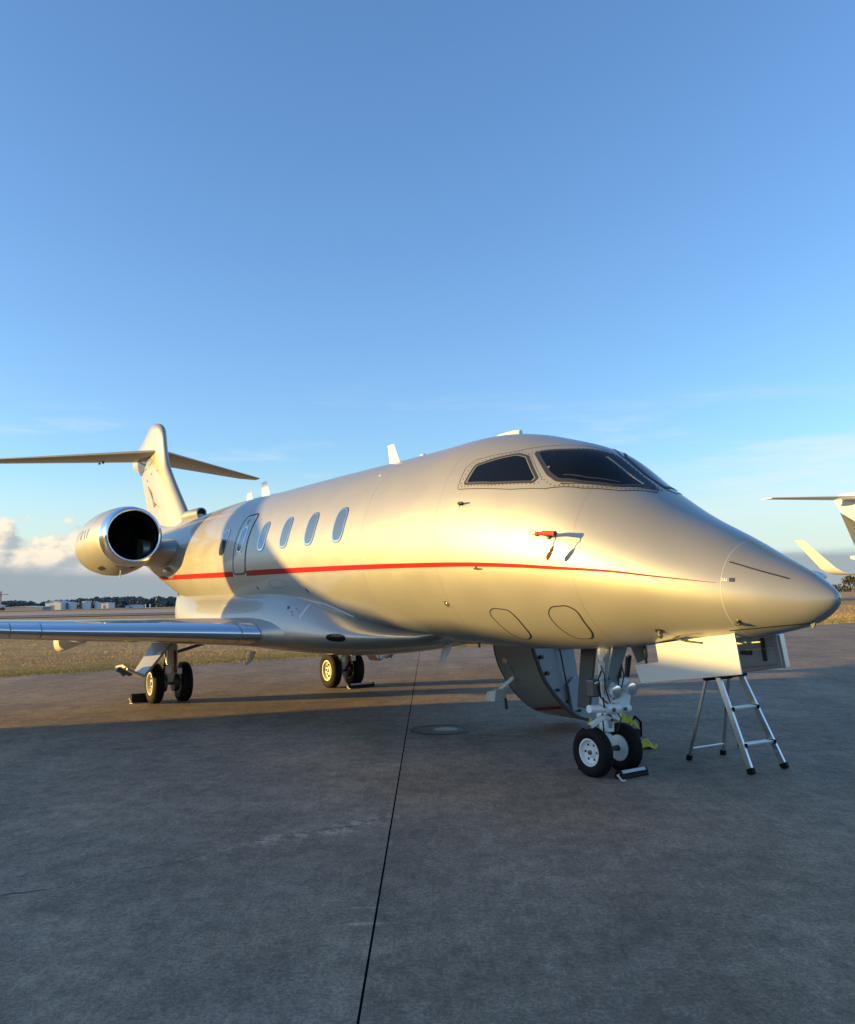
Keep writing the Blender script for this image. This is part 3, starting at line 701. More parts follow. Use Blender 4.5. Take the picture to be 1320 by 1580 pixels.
q = MB(); q.lathe([(.05, .088), (.06, .001)], (14.18, 0, 3.545), (1, 0, 0), 24); q.build('duct', M_dark, scp)
q = MB(); rr = []
for s in lin(14.2, 17.8, 16):   # dorsal fillet carrying the scoop and the fin
    u = (s-14.2)/3.6; w = .10+.22*u; zt_ = 3.52+.05*u; zb_ = sec(s)[1]-.12
    rr.append([Vector((s, w*1.5, zb_)), Vector((s, w, zb_+(zt_-zb_)*.55)), Vector((s, w*.5, zt_)), Vector((s, -w*.5, zt_)), Vector((s, -w, zb_+(zt_-zb_)*.55)), Vector((s, -w*1.5, zb_))])
q.loft(rr, True, True); q.build('dorsal_fillet', M_paint, jet, True, angle=80)

# ---- engines
for side in (1, -1):
    ey, ez = 1.885*side, 2.885
    eng = MB(); prof = [(12.30, .50), (12.34, .535), (12.6, .582), (13.0, .622), (13.6, .645), (14.1, .625), (14.6, .575), (15.1, .50), (15.4, .43), (15.42, .40), (15.2, .38)]
    def nac(mb, prof, n=56):
        rings = []
        for s, r in prof:
            dz = -.055*min(1, max(0, (s-12.2)/1.2))
            rings.append([Vector((s, ey+r*math.cos(a), ez+dz+r*math.sin(a))) for a in [2*math.pi*k/n for k in range(n)]])
        return mb.loft(rings)
    nac(eng, prof); nc_ = eng.build('engine_nacelle', M_paint, jet, True, angle=60)
    q = MB(); nac(q, [(12.46, .560), (12.40, .553), (12.32, .535), (12.25, .512), (12.21, .487), (12.20, .468), (12.22, .447), (12.27, .436), (12.34, .432)]); q.build('inlet_lip', M_chrome, nc_, True, angle=80)
    q = MB(); nac(q, [(12.34, .431), (12.7, .44), (13.2, .47), (13.3, .47)]); q.build('inlet_duct', M_inlet, nc_, True)
    q = MB()
    for k in range(24):
        a = 2*math.pi*k/24; c, d = math.cos(a), math.sin(a); c2, d2 = math.cos(a+.2), math.sin(a+.2)
        q.add([(13.12, ey+.13*c, ez-.04+.13*d), (13.22, ey+.13*c2, ez-.04+.13*d2), (13.24, ey+.465*c2, ez-.04+.465*d2), (13.10, ey+.465*c, ez-.04+.465*d)], [(0, 1, 2, 3)])
    tag(q.build('fan_blade', M_inlet, nc_), kind='stuff')
    q = MB(); q.lathe([(0, .002), (.06, .05), (.14, .10), (.22, .135), (.30, .14)], (12.92, ey, ez-.04), (1, 0, 0), 24, True, True); q.build('spinner', M_inlet, nc_, True)
    q = MB(); q.lathe([(0, .47), (.01, .001)], (13.32, ey, ez-.04), (1, 0, 0), 24); q.build('fan_case', M_dark, nc_)
    q = MB(); q.lathe([(0, .30), (.35, .2), (.45, .14)], (15.2, ey, ez-.05), (1, 0, 0), 24, True, True); q.build('exhaust_cone', M_steel, nc_, True)
    # pylon
    q = MB(); rr = []
    for y, sle, ch, z, t in ((.55, 12.2, 3.5, 2.60, .60), (.95, 12.25, 3.4, 2.61, .57), (1.2, 12.45, 3.1, 2.62, .52), (1.45, 12.6, 2.7, 2.64, .48), (1.6, 12.65, 2.5, 2.66, .48)):
        rr.append([Vector((sle+x*ch, y*side, z+t*h)) for x, h in reversed(AF)] + [Vector((sle+x*ch, y*side, z-t*h)) for x, h in AF[1:-1]])
    q.loft(rr, True, True); q.build('engine_pylon', M_paint, jet, True, angle=60)
    # bulged fairing below the pylon
    q = MB(); rr = []
    for u in lin(0, 1, 18):
        e = max(.03, math.sin(math.pi*u**.75))**.7
        rr.append([Vector((12.15+1.5*u, side*(.93+.20*e*math.cos(a)), 2.20+.08*u+.17*e*math.sin(a))) for a in [2*math.pi*k/24 for k in range(24)]])
    q.loft(rr, True, True); bl = q.build('exhaust_fairing', M_paint, jet, True)
    if side == 1:
        q = MB(); q.tube([(12.65, 1.0, 2.06), (12.68, 1.0, 1.97)], .010, 8); q.build('drain_mast', M_steel, jet)
        q = MB(); q.tube([(12.75, ey+.10, ez-.62), (12.80, ey+.10, ez-.76)], [.012, .008], 8); q.build('drain_mast', M_white, nc_)
        def nsurf(s, a, off=.0):
            r = pchip([p[0] for p in prof[:9]], [p[1] for p in prof[:9]])(s)+off; dz = -.055*min(1, max(0, (s-12.2)/1.2))
            return Vector((s, ey+r*math.cos(a), ez+dz+r*math.sin(a)))
        for s, a, rs in ((12.55, -95, .035), (12.62, -68, .03)):
            a = R(a); p = nsurf(s, a); nn = Vector((0, math.cos(a), math.sin(a)))
            q = MB(); q.lathe([(0, rs*1.4), (.004, rs*1.3), (.004, rs)], p, nn, 16, False, True); q.build('vent', M_seal if s < 12.6 else M_alu, nc_)
        q = MB(); q.loft([[nsurf(s, R(a), .004) for a in lin(-60, -52, 5)] for s in lin(13.0, 13.35, 5)], closed=False); q.build('vent', M_seal, nc_)
        # registration strokes seen very obliquely on the outer cowl
        for k, (s, w_) in enumerate(((13.15, .03), (13.36, .03), (13.58, .03), (13.70, .03), (13.95, .03), (14.2, .03))):
            q = MB(); q.loft([[nsurf(s+ds+.05*(t_-.5)*(1 if k % 2 else -1), R(4+16*t_), .003) for t_ in lin(0, 1, 7)] for ds in (0, w_)], closed=False); q.build('letter', M_seal, nc_)

# ---- undercarriage
def wheel(s, y, Rr, w, rim_r, face, m_rim, holes, rim_w=.7):
    """tyre with rim; face=+1 starboard dish"""
    q = MB(); h = w/2
    prof = [(-h*.75, rim_r), (-h*.98, rim_r+.25*(Rr-rim_r)), (-h, rim_r+.55*(Rr-rim_r)), (-h*.86, rim_r+.85*(Rr-rim_r)), (-h*.6, Rr*.985), (-h*.52, Rr), (-h*.26, Rr), (-h*.23, Rr*.975), (-h*.19, Rr*.975), (-h*.16, Rr), (h*.16, Rr), (h*.19, Rr*.975), (h*.23, Rr*.975), (h*.26, Rr), (h*.52, Rr), (h*.6, Rr*.985), (h*.86, rim_r+.85*(Rr-rim_r)), (h, rim_r+.55*(Rr-rim_r)), (h*.98, rim_r+.25*(Rr-rim_r)), (h*.75, rim_r)]
    ctr = Vector((s, y, Rr-.006)); q.lathe(prof, ctr, (0, 1, 0), 56); ty = q.build('wheel', M_black, jet, True, angle=50)
    q = MB(); f = face*h
    q.lathe([(-f*.9, rim_r*1.0), (f*.70, rim_r*1.0), (f*.86, rim_r*1.03), (f*.86, rim_r*.92), (f*.35, rim_r*.80), (f*.22, rim_r*.45), (f*.50, rim_r*.36), (f*.55, rim_r*.20), (f*.50, .002)], ctr, (0, 1, 0), 40); q.build('rim', m_rim, ty, True, angle=35)
    for k in range(holes):
        a = 2*math.pi*k/holes; p = ctr+Vector((rim_r*.60*math.cos(a), f*.28, rim_r*.60*math.sin(a)))
        q = MB(); q.lathe([(0, rim_r*(.13 if holes > 6 else .09)), (f*.12, rim_r*(.125 if holes > 6 else .085))], p, (0, 1, 0), 10, False, True); q.build('wheel_hole', M_seal, ty)
    q = MB(); q.lathe([(f*.5, rim_r*.19), (f*.75, rim_r*.17), (f*.8, rim_r*.1)], ctr, (0, 1, 0), 16, False, True); q.build('hub_cap', M_steel, ty, True)
    return ty
NSX = 2.352
for y, fc in ((.19, 1), (-.19, -1)): wheel(NSX, y, .225, .118, .122, fc, M_white, 6)
q = MB(); q.lathe([(-.19, .122), (-.14, .118), (-.13, .03)], (NSX, 0, .219), (0, 1, 0), 32); q.build('rim', M_gear, jet, True)
ns = MB(); ns.tube([(NSX, 0, .20), (NSX, 0, .36)], .045, 16); ns.box((NSX, 0, .45), (.10, .10, .14)); leg = ns.build('nose_gear_leg', M_gear, jet, True, bev=.008)
q = MB(); q.tube([(NSX, -.16, .219), (NSX, .16, .219)], .024, 12); q.build('axle', M_steel, leg, True)
q = MB(); q.tube([(NSX, 0, .50), (NSX-.01, 0, .62), (NSX-.02, 0, .64), (NSX-.04, 0, 1.30)], [.058, .058, .078, .082], 20); q.build('strut', M_gear, leg, True)
q = MB(); q.lathe([(0, .085), (.03, .092), (.06, .085)], (NSX, 0, .50), (0, 0, 1), 20, True, True); q.build('collar', M_gear, leg, True)
q = MB(); q.tube([(NSX-.10, .31, .625), (NSX-.10, -.20, .585)], .036, 14); q.tube([(NSX-.10, .12, .61), (NSX-.10, -.06, .60)], .052, 14); q.build('steering_actuator', M_gear, leg, True)
q = MB(); q.beam((NSX-.06, .06, .545), (NSX-.10, .30, .475), .034, .05); q.build('tow_arm', M_gear, leg, bev=.008)
q = MB(); q.box((NSX-.10, .335, .47), (.03, .04, .035)); q.build('tow_pin', M_steel, leg, bev=.004)
q = MB(); q.prism([(NSX-.22, -.09, 1.16), (NSX-.22, .10, 1.16), (NSX-.06, .07, .72), (NSX-.06, -.05, .72)], (.02, 0, .01)); q.build('drag_brace', M_grey, leg, bev=.006)
q = MB(); q.beam((NSX-.10, .12, 1.17), (NSX-.05, .075, .86), .05, .035); q.build('side_brace', M_white, leg, bev=.006)
q = MB(); q.box((NSX-.095, .115, 1.06), (.052, .036, .035)); q.build('placard', M_tan, leg)
q = MB(); q.beam((NSX-.12, -.13, 1.18), (NSX-.08, -.10, .84), .04, .03); q.build('side_brace', M_white, leg, bev=.006)
for y in (-.06, -.17):
    q = MB(); q.tube([(NSX-.16, y-.01, 1.08), (NSX-.13, y, .88)], .016, 10); q.build('spring', M_seal, leg, True)
q = MB(); q.prism([(NSX-.08, .08, .84), (NSX-.08, -.22, .86), (NSX-.08, -.26, .70), (NSX-.08, -.22, .58), (NSX-.08, -.10, .62), (NSX-.08, .06, .64)], (.03, 0, 0)); q.build('lamp_bracket', M_gear, leg, bev=.008)
for y, z in ((.035, .765), (-.165, .775)):
    o = Vector((NSX-.19, y, z)); q = MB(); q.lathe([(0, .060), (.012, .062), (.05, .054), (.09, .03)], o, (1, -.04, .02), 28, False, True); lamp = q.build('taxi_light', M_gear, leg, True)
for y, z in ((.035, .765), (-.165, .775)):
    o = Vector((NSX-.186, y, z)); q = MB(); q.lathe([(0, .054), (-.002, .047), (-.0026, .002)], o, (1, -.04, .02), 28, True, True); q.build('lens', M_lens, leg, True)
q = MB(); q.box((NSX-.05, .20, .80), (.10, .10, .16)); q.build('gear_box', M_steel, leg, bev=.015)
q = MB(); q.beam((NSX-.10, .10, .885), (NSX-.12, .24, .85), .014, .014); q.build('link_rod', M_white, leg)
q = MB(); q.prism([(NSX+.02, -.16, .72), (NSX+.02, -.24, .54), (NSX+.02, -.20, .44), (NSX+.02, -.10, .50), (NSX+.02, -.10, .66)], (.06, 0, 0)); q.build('torque_link', M_gear, leg, bev=.01)
for pts in ([(NSX-.08, .12, .95), (NSX-.12, .20, .88), (NSX-.1, .16, .72), (NSX-.12, .05, .62)], [(NSX-.1, -.08, .92), (NSX-.15, -.02, .80), (NSX-.12, .02, .68), (NSX-.1, -.02, .55)], [(NSX-.06, .09, .70), (NSX-.14, .16, .64), (NSX-.1, .08, .56), (NSX-.08, .0, .52)]):
    q = MB(); q.tube(pts, .008, 6); q.build('hose', M_seal, leg, True)
for pts, r_ in (([(NSX-.03, .10, 1.05), (NSX-.14, .14, .92), (NSX-.12, .12, .80), (NSX-.13, .07, .66)], .006), ([(NSX-.1, -.13, .98), (NSX-.17, -.08, .90), (NSX-.15, -.05, .76)], .006), ([(NSX-.02, .08, .62), (NSX-.08, .13, .55), (NSX-.06, .10, .44), (NSX-.02, .06, .34)], .007), ([(NSX-.02, -.07, .60), (NSX-.07, -.12, .50), (NSX-.05, -.08, .38)], .007)):
    q = MB(); q.tube(pts, r_, 6); q.build('hose', M_seal, leg, True)
for y in (-.06, -.17):
    q = MB(); q.tube([(NSX-.145+.022*math.cos(t*2.2)+.001*t, y+.022*math.sin(t*2.2), 1.07-.0062*t) for t in lin(0, 30, 90)], .005, 5); q.build('coil', M_steel, leg, True)
for y, z, r_ in ((.05, .60, .02), (-.1, .595, .018), (.02, .50, .016), (.10, .885, .014)):
    q = MB(); q.lathe([(0, r_), (-.014, r_), (-.018, r_*.6)], (NSX-.145 if z > .55 else NSX-.09, y, z), (1, 0, 0), 10, False, True); q.build('bolt', M_steel, leg)
q = MB(); q.box((NSX-.052, 0, .455), (.004, .05, .07)); q.build('placard', M_grey, leg)
q = MB(); q.prism([(NSX-.04, .05, .66), (NSX-.14, .03, .655), (NSX-.15, -.03, .655), (NSX-.04, -.06, .66)], (0, 0, .03)); q.build('steering_bracket', M_gear, leg, bev=.006)
q = MB(); q.prism([(2.97, -.30, 1.16), (2.76, -.30, 1.16), (2.92, -.33, .50), (3.10, -.33, .50)], (0, -.03, .0)); q.build('nose_gear_door', mat('dark_door_paint', (.075, .078, .075), .5), jet, bev=.008)
q = MB(); q.prism([(2.05, -.24, 1.17), (2.25, -.24, 1.17), (2.2, -.28, 1.0), (2.07, -.28, 1.06)], (0, -.02, 0)); q.build('nose_gear_door', M_paint2, jet, bev=.006)
q = MB(); q.tube([(1.95, -.12, 1.2), (1.95, -.13, 1.02)], .012, 8); q.build('nose_gear_hook', M_seal, jet)

M_gold = mat('pale_wheel_paint', (.66, .64, .58), .4, .2, .2, .1)
GS = 10.85
for side in (1, -1):
    for y, fc in ((1.855, 1), (1.385, -1)): wheel(GS, y*side, .327, .19, .185, 1 if (y*side in (1.855, -1.385)) else -1, M_gold, 10)
    yc = 1.62*side
    q = MB(); q.tube([(GS, 1.40*side, .321), (GS, 1.84*side, .321)], .04, 14); g = q.build('main_gear_axle', M_steel, jet, True)
    q = MB(); q.tube([(GS-.12, yc, 1.15), (GS-.14, yc, .62)], .085, 18); q.box((GS-.12, yc, .80), (.2, .16, .3)); q.build('strut', M_gear, g, True, bev=.01)
    q = MB(); q.beam((GS-.22, yc, .66), (GS+.02, yc, .33), .13, .10); q.build('trailing_link', M_gear, g, bev=.02)
    q = MB(); q.tube([(GS-.02, yc+.05*side, .95), (GS+.06, yc+.05*side, .42)], [.035, .026], 12); q.build('shock_strut', M_steel, g, True)
    q = MB(); q.beam((GS-.24, yc-.03, .86), (GS-.26, yc-.03, .50), .04, .03); q.build('red_brace', mat('dull_red', (.25, .03, .03), .5) if side == 1 else MATS['dull_red'], g)
    q = MB(); q.beam((GS-.12, 1.55*side, .82), (GS-.15, .95*side, .98), .05, .05); q.build('side_stay', M_steel, g, bev=.006)
    for fy in (1.515, 1.725):
        q = MB(); q.lathe([(-.045, .15), (.045, .15)], (GS, fy*side, .321), (0, 1, 0), 24, True, True); q.build('brake', M_steel, g, True)
    q = MB(); q.box((GS-.26, yc+.09*side, .55), (.08, .10, .12)); q.box((GS-.24, yc-.10*side, .52), (.06, .08, .10)); q.build('brake_valve', M_gear, g, bev=.01)
    q = MB(); q.tube([(GS-.2, yc+.12*side, 1.0), (GS-.28, yc+.14*side, .8), (GS-.2, yc+.15*side, .5), (GS-.1, yc+.15*side, .36)], .012, 6); q.build('hose', M_seal, g, True)
    q = MB(); q.prism([(GS-.55, 1.72*side, .99), (GS+.05, 1.85*side, .98), (GS-.02, 2.20*side, .47), (GS-.55, 2.14*side, .49)], (0, .03*side, .02)); dr = q.build('main_gear_door', M_paint, jet, bev=.006)
    q = MB(); q.prism([(GS-.55, 2.15*side, .475), (GS-.02, 2.21*side, .455), (GS-.05, 2.50*side, .62), (GS-.35, 2.47*side, .66), (GS-.5, 2.42*side, .60)], (0, -.012*side, .035)); q.build('door_flap', M_paint2, dr, bev=.006)
    q = MB(); q.prism([(GS-.42, 2.30*side, .53), (GS-.42, 2.52*side, .66), (GS-.42, 2.58*side, .60), (GS-.42, 2.50*side, .56), (GS-.42, 2.46*side, .50), (GS-.42, 2.42*side, .53), (GS-.42, 2.36*side, .50)], (.03, 0, 0)); q.build('hinge_bracket', M_steel, dr, bev=.004)
q = MB(); q.prism([(9.0, .88, .88), (8.82, .88, .88), (9.0, .88, .72), (9.2, .88, .66), (9.22, .88, .69), (9.08, .88, .75)], (0, .03, 0)); q.build('drain_mast', M_white, jet, bev=.004)

# ---- entry door hanging open on the far side, its outer skin towards the camera
sf, sa = 4.10, 4.90
FA = [(-.575, 1.36), (-.578, 1.20), (-.587, 1.04), (-.64, .90), (-.72, .71), (-.86, .52), (-1.05, .335), (-1.27, .185), (-1.60, .10)]
AA = [(-.66, 1.36), (-.662, 1.20), (-.67, 1.045), (-.715, .85), (-.825, .645), (-1.02, .405), (-1.32, .195), (-1.70, .09), (-2.0, .07)]
def arc(P, n=34):
    d = [0]
    for a, b in zip(P, P[1:]): d.append(d[-1]+math.dist(a, b))
    fy, fz_ = pchip(d, [p[0] for p in P]), pchip(d, [p[1] for p in P]); return [(fy(x), fz_(x)) for x in lin(0, d[-1], n)]
FAr, AAr = arc(FA), arc(AA)
def inset(P, k):
    o = []
    for i, p in enumerate(P):
        a = P[max(0, i-1)]; b = P[min(len(P)-1, i+1)]; d = Vector((b[0]-a[0], b[1]-a[1])).normalized(); nn = Vector((-d.y, d.x))
        if nn.y < 0 and i > 10 or (i <= 10 and nn.x > 0): nn = -nn
        o.append((p[0]+nn.x*k, p[1]+nn.y*k))
    return o
FI, AI = inset(FAr, .05), inset(AAr, .05)
q = MB(); q.loft([[Vector((sf, *FAr[i])), Vector((sf+.27, FAr[i][0]*.67+AAr[i][0]*.33, FAr[i][1]*.67+AAr[i][1]*.33)), Vector((sa, *AAr[i])), Vector((sa, *AI[i])), Vector((sf, *FI[i]))] for i in range(34)], True, True)
ad = q.build('airstair_door', M_paint2, jet, True, angle=35); ad['label'] = 'entry door hanging open with its outer skin and stripe showing'
for Pq, s in ((FAr, sf-.012), (AAr, sa+.012)):
    q = MB(); I2 = inset(Pq, .035); q.loft([[Vector((s-.014, *Pq[i])), Vector((s+.014, *Pq[i])), Vector((s+.014, *I2[i])), Vector((s-.014, *I2[i]))] for i in range(34)], True, True); q.build('door_seal', M_seal, ad, True)
def skin(u, i):
    a0 = Vector((sf, *FAr[i])); b0 = Vector((sf+.27, FAr[i][0]*.67+AAr[i][0]*.33, FAr[i][1]*.67+AAr[i][1]*.33)); c0 = Vector((sa, *AAr[i]))
    p = a0.lerp(b0, u/.34) if u < .34 else b0.lerp(c0, (u-.34)/.66); return p+Vector((0, .006, -.008))
q = MB(); q.loft([[skin(u, i) for u in (.03, .2, .34, .6, .99)] for i in (21, 22)], closed=False); q.build('red_stripe', M_red, ad)
q = MB(); pl = [(y-.02, z) for y, z in FI]; poly = [Vector((sf+.03, y, z)) for y, z in pl] + [Vector((sf+.03, -1.62, .42)), Vector((sf+.03, -1.34, .60)), Vector((sf+.03, -1.22, 1.36))]
q.prism(poly, (.03, 0, 0)); q.build('side_plate', M_grey, ad, bev=.003)
q = MB(); pl = [(y-.02, z) for y, z in AI]; poly = [Vector((sa-.06, y, z)) for y, z in pl] + [Vector((sa-.06, -1.9, .42)), Vector((sa-.06, -1.45, .60)), Vector((sa-.06, -1.32, 1.36))]
q.prism(poly, (.03, 0, 0)); q.build('side_plate', M_grey, ad, bev=.003)
for i in (9, 13, 18, 22, 26):
    y, z = FI[i]; q = MB(); q.tube([(sf-.01, y-.05, z+.03), (sf+.03, y-.05, z+.03)], .024 if i % 2 else .018, 12); q.build('latch_pin', M_seal, ad, True)
for y, z in ((-.98, 1.02), (-1.10, .72), (-1.28, .46), (-1.5, .28)):
    q = MB(); q.box((4.5, y-.12, z), (.62, .24, .03)); q.build('step', M_grey, ad, bev=.005)
q = MB(); q.tube([(sf-.02, -.98, 1.14), (sf-.02, -1.05, .82), (sf-.02, -1.13, .42)], .010, 8); q.build('handrail', M_seal, ad, True)
q = MB(); q.tube([(sf-.02, -.99, 1.02), (sf-.03, -1.25, 1.02)], .011, 8); q.build('handrail', M_seal, ad, True)
q = MB(); q.prism([(sf-.02, -1.18, .28), (sf-.02, -1.12, .60), (sf-.02, -1.22, .68), (sf-.02, -1.27, .66), (sf-.02, -1.27, .28)], (.03, 0, 0)); q.build('stair_cover', M_grey, ad, bev=.01)
for s in (4.62, 4.2):
    q = MB(); yy = -.62 if s > 4.5 else -.98; q.beam((s, yy+.05, 1.17), (s+.03, yy+.03, 1.07), .05, .03); q.build('door_hinge', M_white, ad, bev=.006)
q = MB(); q.box((4.72, -.695, .885), (.10, .02, .10)); q.build('latch_cover', M_paint2, ad, bev=.004)
q = MB(); q.tube([(4.66, -.72, .80), (4.62, -.78, .70)], .008, 6); q.build('cable', M_seal, ad)
q = MB(); q.beam((4.62, -.74, .67), (4.86, -.70, .50), .03, .05); q.prism([(4.80, -.60, .52), (5.05, -.64, .46), (5.07, -.64, .35), (4.84, -.60, .37)], (0, -.18, 0)); q.build('step_foot', M_white, ad, bev=.008)
q = MB(); q.tube([(4.82, -.76, .40), (4.82, -.77, .27)], .016, 8); q.build('door_foot', M_seal, ad, True)

# ---- open equipment bay doors under the nose
def plate(name, P, t, m): 
    q = MB(); q.prism([Vector(p) for p in P], t); return q.build(name, m, jet, bev=.003)
def on_plane(P):   # keep the door leaf flat
    o, u, v = Vector((1.60, .13, 1.222)), Vector((.715, .245, 1.345)), Vector((.655, .262, 1.035)); n_ = (u-o).cross(v-o)
    return [(s, o.y-(n_.x*(s-o.x)+n_.z*(z-o.z))/n_.y, z) for s, y, z in P]
dst = plate('bay_door', on_plane([(1.60, .13, 1.222), (.715, .245, 1.345), (.655, .26, 1.035), (1.80, .20, .872), (1.88, .185, 1.025), (1.57, .15, 1.07)]), (0, -.012, 0), M_tan); dst['label'] = 'white near-side bay door hanging under the nose'
dpt = plate('bay_door', [(1.58, -.245, 1.225), (.72, -.32, 1.31), (.70, -.36, 1.045), (1.60, -.34, .90)], (0, -.012, 0), M_white); dpt['label'] = 'far-side bay door with its framed inner face towards the camera'
q = MB(); q.beam((.735, -.30, 1.31), (.715, -.335, 1.05), .045, .06, (0, 1, 0)); q.build('frame_rib', M_alu, dpt, bev=.004)
q = MB(); q.beam((1.58, -.315, .925), (.715, -.335, 1.06), .03, .03); q.build('frame_rib', M_alu, dpt, bev=.004)
q = MB(); q.beam((1.58, -.315, 1.11), (.73, -.32, 1.20), .016, .018); q.build('frame_rib', M_frame, dpt)
q = MB(); q.beam((.86, -.29, 1.31), (.85, -.31, 1.09), .02, .03, (0, 1, 0)); q.build('frame_rib', M_steel, dpt)
q = MB(); q.box((1.02, -.30, 1.15), (.10, .03, .035)); q.build('latch', M_steel, dpt, bev=.004)
q = MB(); q.beam((.70, -.305, 1.31), (.685, -.345, 1.045), .03, .06, (0, 1, 0)); q.build('frame_end', M_alu, dpt, bev=.004)
q = MB(); q.tube([(.92, .22, 1.345), (1.05, -.25, 1.08)], .008, 6); q.build('stay_rod', M_alu, dpt)

# ------------------------------------------------------------------ cover and streamer on the pitot probe
cov = empty('probe_cover', jw(2.15, 1.0, 2.165), JROT, 'red fabric probe cover with a dark streamer hanging on the side of the silver nose', 'probe cover')
def cl(s, y, z): return Vector((s-2.15, y-1.0, z-2.165))
b0 = pe
q = MB(); q.tube([cl(b0.x+.02, b0.y, b0.z), cl(b0.x-.06, b0.y+.004, b0.z+.004), cl(b0.x-.13, b0.y-.005, b0.z-.006), cl(b0.x-.18, b0.y-.01, b0.z-.012)], [.016, .019, .021, .023], 12); q.build('sleeve', M_tagred, cov, True)
q = MB(); q.tube([cl(b0.x+.02, b0.y, b0.z), cl(b0.x+.055, b0.y, b0.z)], .021, 12); q.build('collar', M_tagred, cov, True)
q = MB(); pts = [cl(b0.x+.05+.055*math.cos(t)+.055, b0.y-.01+.012*math.sin(t), b0.z+.0+.034*math.sin(t)) for t in lin(0, 2*math.pi, 24)]; q.tube(pts, .0035, 5); q.build('loop', M_tagdark, cov)
q = MB(); q.tube([cl(b0.x+.02, b0.y, b0.z), cl(b0.x+.13, b0.y-.02, b0.z)], .005, 6); q.build('cord', M_tagdark, cov)
q = MB(); q.tube([cl(b0.x-.175, b0.y-.01, b0.z-.02), cl(b0.x-.18, b0.y-.01, b0.z-.06), cl(b0.x-.155, b0.y-.01, b0.z-.085), cl(b0.x-.145, b0.y-.01, b0.z-.12)], .005, 6); q.build('cord', M_tagdark, cov)
q = MB(); e0_ = [cl(b0.x-.15, b0.y-.012, b0.z-.115), cl(b0.x-.125, b0.y-.012, b0.z-.15), cl(b0.x-.08, b0.y-.008, b0.z-.205), cl(b0.x-.065, b0.y-.012, b0.z-.23)]
q.loft([[p+Vector((w, .006, w*.5)), p+Vector((-w, .002, -w*.5)), p+Vector((-w, -.002, -w*.5)), p+Vector((w, .002, w*.5))] for p, w in zip(e0_, (.006, .018, .02, .008))], True, True); q.build('streamer', M_tagdark, cov)

# ------------------------------------------------------------------ step ladder
lad = empty('step_ladder', jw(1.9, -1.2), JROT, 'aluminium step ladder with black feet standing beneath the open hatch of the nose', 'ladder')
def ll(s, y, z): return Vector((s-1.9, y+1.2, z))
F1, F2, B1, B2 = (1.515, -.962, 0), (1.48, -1.412, 0), (2.30, -1.052, 0), (2.262, -1.525, 0)
T1, T2, U1, U2 = (1.88, -1.03, .845), (1.86, -1.345, .845), (2.03, -1.05, .83), (2.01, -1.36, .83)
def lerp(a, b, t): return tuple(a[i]+(b[i]-a[i])*t for i in range(3))
def bar(name, a, b, w, h, m, up=(0, 1, 0), ta=0., tb=1.): 
    q = MB(); q.beam(ll(*lerp(a, b, ta)), ll(*lerp(a, b, tb)), w, h, up); return q.build(name, m, lad, bev=.003)
for a, b in ((F1, T1), (F2, T2)): bar('rail', a, b, .055, .026, M_alu, (0, 1, 0), .035)
for a, b in ((B1, U1), (B2, U2)): bar('rear_leg', a, b, .026, .026, M_alu, (0, 1, 0), .035)
for a, b in ((F1, T1), (F2, T2), (B1, U1), (B2, U2)): bar('foot', a, b, .066 if a in (F1, F2) else .045, .042, M_black, (0, 1, 0), -.0, .06)
bar('cross_brace', lerp(B1, U1, .14), lerp(B2, U2, .14), .028, .016, M_alu, (0, 0, 1))
for t in (.285, .655):
    a, b = lerp(F1, T1, t), lerp(F2, T2, t); q = MB(); q.beam(ll(a[0]+.012, a[1]-.016, a[2]), ll(b[0]+.012, b[1]+.016, b[2]), .085, .026, (0, 0, 1)); stp = q.build('step', M_alu, lad, bev=.004)
    for k in range(4):
        q = MB(); o = -.012+.016*k; q.beam(ll(a[0]+o, a[1]-.025, a[2]+.0145), ll(b[0]+o, b[1]+.025, b[2]+.0145), .006, .004, (0, 0, 1)); q.build('tread_ridge', M_alu, stp)
    for p, k in ((a, -.012), (b, .012)): q = MB(); q.box(ll(p[0]+.004, p[1]+k, p[2]), (.10, .016, .038)); q.build('step_cap', M_black, stp, bev=.004)
for (a, b), k in (((F1, T1), -1), ((F2, T2), 1)):
    p = lerp(a, b, .17); r_ = lerp(a, b, .275); q = MB(); q.beam(ll(p[0], p[1]+.005*k, p[2]), ll(r_[0]+.03, r_[1]+.09*k, r_[2]), .014, .006); q.build('brace', M_alu, lad)
q = MB(); q.prism([ll(1.80, -1.0, .835), ll(1.80, -1.37, .835), ll(2.13, -1.40, .835), ll(2.13, -1.02, .835)], (0, 0, .03)); q.build('top_platform', M_black, lad, bev=.008)
q = MB(); q.beam(ll(2.03, -1.02, .815), ll(2.01, -1.39, .815), .05, .04); q.build('hinge_bracket', M_black, lad, bev=.005)

